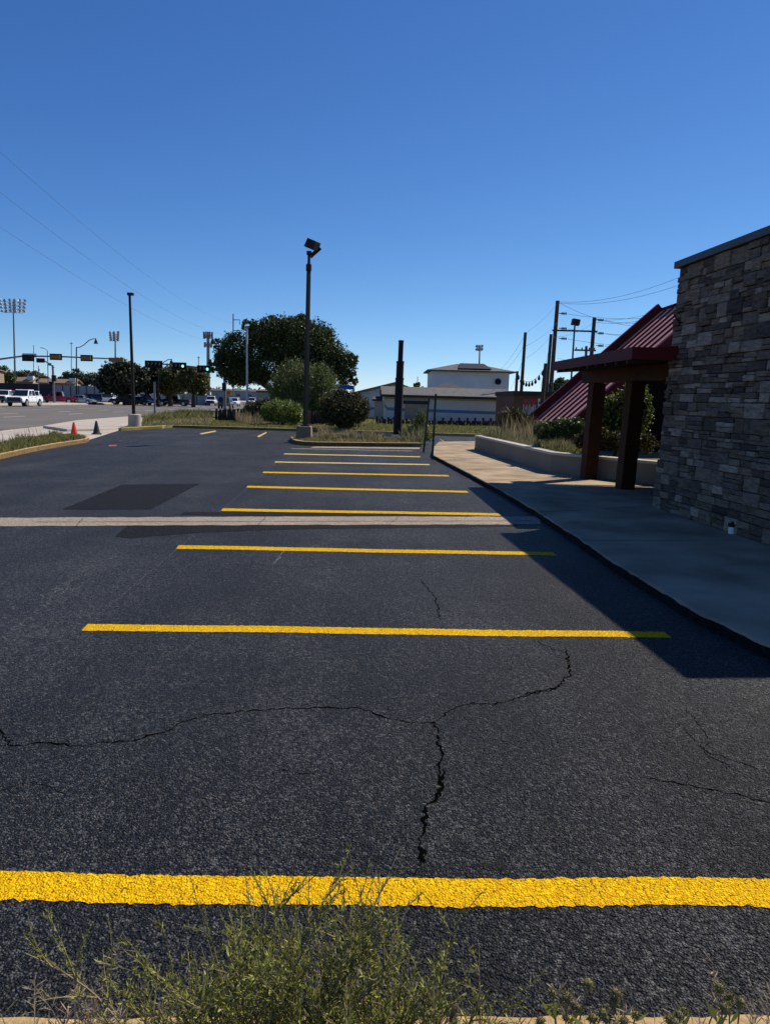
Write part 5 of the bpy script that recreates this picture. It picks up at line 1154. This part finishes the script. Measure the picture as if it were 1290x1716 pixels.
    if kind == 'pickup':
        mb = MB(); mb.box((0, -1.85, 1.135), (1.62, 1.6, .03)); build('bed', mb, M_['fascia_dark'], o)
    return o
away = math.pi + .066
vehicle('pickup_truck', 'white pickup truck driving towards the lot in the far lane', 'pickup truck', 42, 86, 'pickup', away, 'white_paint')
vehicle('pickup_truck', 'white pickup truck parked behind at the far left edge', 'pickup truck', 9, 112, 'pickup', away + .15, 'white_paint')
vehicle('pickup_truck', 'white pickup truck half hidden behind the driving one', 'pickup truck', 58, 124, 'pickup', away + .3, 'white_paint')
vehicle('van', 'red van behind the parked white pickup at the left edge', 'van', 9, 140, 'van', away, 'red_paint')
vehicle('pickup_truck', 'dark red pickup truck beside the short signal pole', 'pickup truck', 96, 116, 'pickup', R(108), 'red_paint')
vehicle('car', 'silver car facing right behind the black street lamp', 'car', 140, 117, 'sedan', R(-103), 'silver_paint')
vehicle('suv', 'black suv parked behind the silver car', 'suv', 148, 138, 'suv', R(100), 'black_paint')
vehicle('suv', 'black suv parked before the grey fence end', 'suv', 167, 136, 'suv', R(80), 'black_paint')
vehicle('van', 'white van with blue rear parked left of the dark oak trunk', 'van', 184, 136, 'van', R(10), 'white_paint')
vehicle('car', 'white car in the sun just left of the dark oak trunk', 'car', 198, 150, 'sedan', R(0), 'white_paint')
vehicle('suv', 'dark suv in the shade beside the dark oak trunk', 'suv', 208, 130, 'suv', R(95), 'black_paint')
vehicle('car', 'grey car in the shade right of the tall thin pole', 'car', 234, 126, 'sedan', R(-100), 'grey_paint')
vehicle('pickup_truck', 'maroon pickup truck under the first olive tree', 'pickup truck', 249, 136, 'pickup', R(-95), 'maroon_paint')
vehicle('pickup_truck', 'black pickup truck under the middle olive tree', 'pickup truck', 291, 128, 'pickup', R(96), 'black_paint')
vehicle('pickup_truck', 'white pickup truck approaching left of the oak', 'pickup truck', 354, 150, 'pickup', away + .1, 'white_paint')
vehicle('suv', 'dark suv driving away behind the log fence', 'suv', 379, 112, 'suv', .07, 'black_paint')
vehicle('suv', 'white suv approaching beside the dark one on the far road', 'suv', 393, 150, 'suv', away, 'white_paint')
vehicle('pickup_truck', 'white pickup truck farthest along the road under the oak', 'pickup truck', 423, 185, 'pickup', away, 'white_paint')
b = G(126, 745)

# ------------------------------------------------------------------ weeds in the foreground
def weed(name, label, cat, root, n_main, height, spread_x, spread_y, leafmat='weed', leaf=.0165, side=9, seed=1, root_r=.05, straight=.0, leaf_w=.12, stem_r=.0028, lean=(0, 0), leaf_step=.012, group=None, tipdense=1.0):
    r = random.Random(seed); o = thing(name, label, cat, root, 0, group); st = MB(); LP = []; LD = []
    def grow(p, d, ln, rad, level):
        n = max(4, int(ln / .03)); pts = [p.copy()]; q = p.copy(); d = d.normalized(); k1 = Vector((r.gauss(0, 1), r.gauss(0, 1), r.gauss(0, .5))) * (.10 if level else .07)
        for i in range(n):
            d = (d + k1 * (.5 + r.random()) * .6 + Vector((0, 0, .05)) + Vector((r.gauss(0, .05), r.gauss(0, .05), 0))).normalized(); q = q + d * (ln / n); pts.append(q.copy())
        st.tube(pts, [rad * (1 - .75 * i / n) for i in range(n + 1)], 4 if level else 5, caps=False)
        m = int(ln / leaf_step * (1.0 if level else .55))
        for i in range(m):
            t = (.12 + .88 * i / m) if level else (.35 + .65 * i / m); j = min(n - 1, int(t * n)); a = pts[j].lerp(pts[j + 1], t * n - j); dd = (pts[j + 1] - pts[j]).normalized()
            LP.append(a); LD.append((dd * (.75 + .5 * r.random()) + Vector((r.gauss(0, .6), r.gauss(0, .6), r.gauss(.1, .45)))).normalized() * leaf * (.5 + .8 * r.random()) * (1.15 - .6 * t))
        if level < 2 and ln > .05:
            nb = int(side * (1 if level == 0 else .38) * min(1.3, ln / (height * .7)))
            for i in range(nb):
                t = .15 + .8 * (i + r.random()) / max(1, nb); j = min(n - 1, int(t * n)); dd = (pts[j + 1] - pts[j]).normalized()
                e = (dd * (.75 + straight) + Vector((r.gauss(0, .6), r.gauss(0, .6), r.gauss(.25, .25)))).normalized()
                grow(pts[j], e, ln * r.uniform(.22, .48) * (1.1 - .55 * t), rad * .55, level + 1)
    for i in range(n_main):
        a = r.uniform(0, 2 * math.pi); q = Vector((math.cos(a) * root_r * r.random(), math.sin(a) * root_r * .4 * r.random(), -.02)); hh = height * r.uniform(.45, 1.0) * (1.12 if r.random() < .1 else 1)
        d = Vector((r.gauss(0, spread_x) + lean[0], r.gauss(0, spread_y) + lean[1], 1.0)); grow(q, d, hh, stem_r * r.uniform(.8, 1.3), 0)
    build('stem', st, M_['weed_stem' if leafmat != 'straw' else 'straw'], o, fix=False)
    P, D = np.array([tuple(v) for v in LP]), np.array([tuple(v) for v in LD]); n = len(P)
    S = np.cross(D, unit(n)); S /= np.linalg.norm(S, axis=1, keepdims=True) + 1e-9; S *= np.linalg.norm(D, axis=1, keepdims=True) * leaf_w
    bend = unit(n) * np.linalg.norm(D, axis=1, keepdims=True) * .10
    V = np.stack([P, P + D * .35 + S + bend, P + D, P + D * .35 - S + bend], 1); lv = fast_mesh('foliage', V, 4, M_[leafmat], o); return o
zs_ = .092; yk = kb_.y - .19
def wx(px, py, Y): return at(px, py, Y).x
weed('weed_bush', 'large feathery green weed in the middle of the foreground kerb', 'weed', (wx(455, 1716, yk), yk - .05, zs_), 42, .55, .30, .12, seed=3, root_r=.20, side=15, leaf_step=.0062)
weed('weed_bush', 'green weed leaning right over the kerb, right half of the large clump', 'weed', (wx(610, 1716, yk), yk - .03, zs_), 34, .52, .34, .13, seed=8, root_r=.15, lean=(.06, 0), side=13, leaf_step=.0068)
weed('weed_bush', 'green weed leaning left over the kerb, left edge of the large clump', 'weed', (wx(390, 1716, yk), yk - .02, zs_), 9, .44, .24, .10, seed=14, root_r=.07, lean=(-.04, 0), side=12, leaf_step=.0072)
weed('weed_bush', 'sparse dark green weed at the right end of the large clump', 'weed', (wx(735, 1716, yk), yk - .02, zs_), 20, .40, .36, .14, seed=25, root_r=.09, lean=(.06, 0), side=11, leaf_step=.0075)
weed('weed_stalk', 'single tall thin weed stalk rising above the large clump', 'weed', (wx(505, 1716, yk), yk, zs_), 3, .72, .05, .06, seed=31, root_r=.02, side=7, leaf_step=.012)
weed('weed_stalk', 'tall thin weed stalk left of the tallest one in the large clump', 'weed', (wx(392, 1716, yk), yk, zs_), 3, .68, .06, .06, seed=39, root_r=.02, side=7, leaf_step=.013, lean=(-.03, 0))
# dry stalks with feathery seed heads
def dry_stalk(label, px, h, seed, n=5, sp=.16, plume=.10, dens=60, Y=None, lean=0.0):
    r = random.Random(seed); Y = Y or yk - .02; o = thing('dry_grass_tuft', label, 'dry grass', (wx(px, 1716, Y), Y, zs_), 0, 'dry grass tufts along the foreground kerb'); st = MB(); Q = []
    for i in range(n):
        d = Vector((r.gauss(lean, sp), r.gauss(0, .1), 1)).normalized(); hh = h * r.uniform(.55, 1); b0 = Vector((r.gauss(0, .02), r.gauss(0, .015), 0)); k = Vector((r.gauss(0, .08), r.gauss(0, .05), 0)); pts = [b0 + d * hh * t + k * t * t for t in (0, .25, .5, .75, 1)]
        st.tube(pts, [.0016, .0014, .0012, .001, .0006], 4, caps=False)
        for j in range(dens):
            t = 1 - (plume / hh) * r.random() ** .8 * 1.5; t = max(.3, t); a = b0 + d * hh * t + k * t * t; e = a + Vector((r.gauss(0, .016), r.gauss(0, .016), r.uniform(.002, .028))); s_ = Vector((r.gauss(0, 1), r.gauss(0, 1), 0)).normalized() * r.uniform(.0008, .002)
            Q.append([a, a.lerp(e, .6) + s_, e, a.lerp(e, .6) - s_])
        for j in range(3):
            t = r.uniform(.05, .4); a = b0 + d * hh * t; e = a + Vector((r.gauss(0, .07), r.gauss(0, .05), r.uniform(.03, .14))); m_ = a.lerp(e, .5) + Vector((0, 0, .02)); s_ = Vector((.0022, 0, 0)); Q.append([a - s_, m_ + s_, e, m_ - s_])
    build('stem', st, M_['straw'], o, fix=False); fast_mesh('seed_head', np.array([[tuple(v) for v in q] for q in Q]), 4, M_['straw'], o); return o
for i, (px, h, n, lab) in enumerate(((135, .36, 4, 'tallest dry grass tuft left of the green weeds'), (60, .23, 6, 'short dry grass tuft near the left edge of the kerb'), (170, .26, 6, 'thin dry grass tuft close to the left of the green weeds'), (215, .30, 5, 'dry grass tuft touching the left side of the green weeds'),
    (20, .15, 6, 'lowest dry grass tuft in the left corner'), (845, .20, 7, 'dry grass tuft just right of the green weeds'), (985, .36, 3, 'tall pale straw between the bur plants'), (1050, .28, 4, 'thin dry straw right of the bur plants'), (1150, .20, 6, 'dry grass tuft near the right side of the kerb'), (1265, .34, 4, 'dry grass tuft in the right corner'), (925, .24, 4, 'dry straw left of the bur plants'))):
    dry_stalk(lab, px, h, 50 + i, n, dens=70 if i not in (6,) else 110, lean=-.06 if i == 6 else 0)
# spike headed grass
for px, h, lab in ((332, .33, 'thick green seed spike standing before the large green weed'), (708, .32, 'brown seed spike at the right of the large green weed'), (1165, .21, 'paired brown seed spikes on the right part of the kerb'), (795, .19, 'short pale seed spike right of the green weeds')):
    o = thing('seed_spike', lab, 'grass', (wx(px, 1716, yk - .06), yk - .06, zs_), 0, 'spike headed grasses along the foreground kerb'); r = random.Random(px)
    for j in range(2 if px != 332 else 1):
        e = Vector((.02 + .05 * j * (1 if j else 0), 0, h * (1 - .1 * j))); mb = MB(); mb.tube([(0, 0, 0), e * .5 + Vector((.006, 0, 0)), e], [.0022, .002, .001], 5); build('stem', mb, M_['weed_stem'], o)
        P = []
        for k in range(420):
            t = r.uniform(.45 if px == 332 else .7, 1.0); P.append(e * t + Vector((r.gauss(0, .0045), r.gauss(0, .0045), r.gauss(0, .003))))
        fast_mesh('seed_head', leaf_quads(np.array([tuple(p) for p in P]), .009, aspect=.35, up=1.2), 4, M_['bur' if px == 332 else 'straw'], o)
# bur plants with round prickly heads
def bur_plant(label, px, heads, seed, h=.2):
    r = random.Random(seed); Y = yk - .04; o = thing('bur_plant', label, 'weed', (wx(px, 1716, Y), Y, zs_), 0, 'bur plants along the foreground kerb'); st = MB(); Q = []
    for (hx_, hy_) in heads:
        e = at(hx_, hy_, Y + r.uniform(-.04, .05)) - o.location; st.tube([(r.gauss(0, .015), r.gauss(0, .01), 0), Vector((e.x * .4, e.y * .4, e.z * .5)), e], [.0024, .002, .0015], 5)
        for k in range(3):
            t = r.uniform(.3, .95); a = Vector((e.x * t, e.y * t, e.z * t)); d = Vector((r.gauss(0, 1), r.gauss(0, .6), r.uniform(.1, .8))).normalized() * r.uniform(.025, .055); s_ = d.cross(Vector((0, 1, 0))).normalized() * .006; Q.append([a, a + d * .45 + s_, a + d, a + d * .45 - s_])
        rad = r.uniform(.007, .011); mb = MB(); mb.lathe([(.001, -rad), (rad * .8, -rad * .55), (rad, 0), (rad * .7, rad * .65), (.001, rad)], 8, e); hd = build('bur_head', mb, M_['bur'], o)
        u_ = unit(110); A_ = np.array(tuple(e)) + u_ * rad * .8; B_ = np.array(tuple(e)) + u_ * rad * r.uniform(1.5, 1.9); S_ = np.cross(u_, unit(110)); S_ /= np.linalg.norm(S_, axis=1, keepdims=True); S_ *= .0012
        fast_mesh('prickle', np.stack([A_ - S_, A_ + S_, B_], 1), 3, M_['bur'], hd)
    build('stem', st, M_['weed_stem'], o, fix=False); [fast_mesh('leaf', np.array([[tuple(v) for v in q]]), 4, M_['weed'], o) for q in Q]
bur_plant('bur plant with many round prickly heads, left of the right hand group', 950, [(926, 1666), (950, 1670), (985, 1648), (930, 1695), (948, 1705), (968, 1690), (905, 1712), (992, 1706), (1010, 1698)], 5)
bur_plant('bur plant with a few round heads, middle of the right hand group', 1040, [(1028, 1680), (1032, 1665), (1065, 1700), (1015, 1705), (1045, 1712)], 6)
bur_plant('bur plant with low dark heads near the right', 1150, [(1138, 1702), (1145, 1694), (1122, 1708), (1195, 1696), (1215, 1690), (1130, 1714)], 7)
bur_plant('small bur plant with leafy tips at the far right', 1235, [(1205, 1655), (1222, 1672), (1240, 1680)], 9)
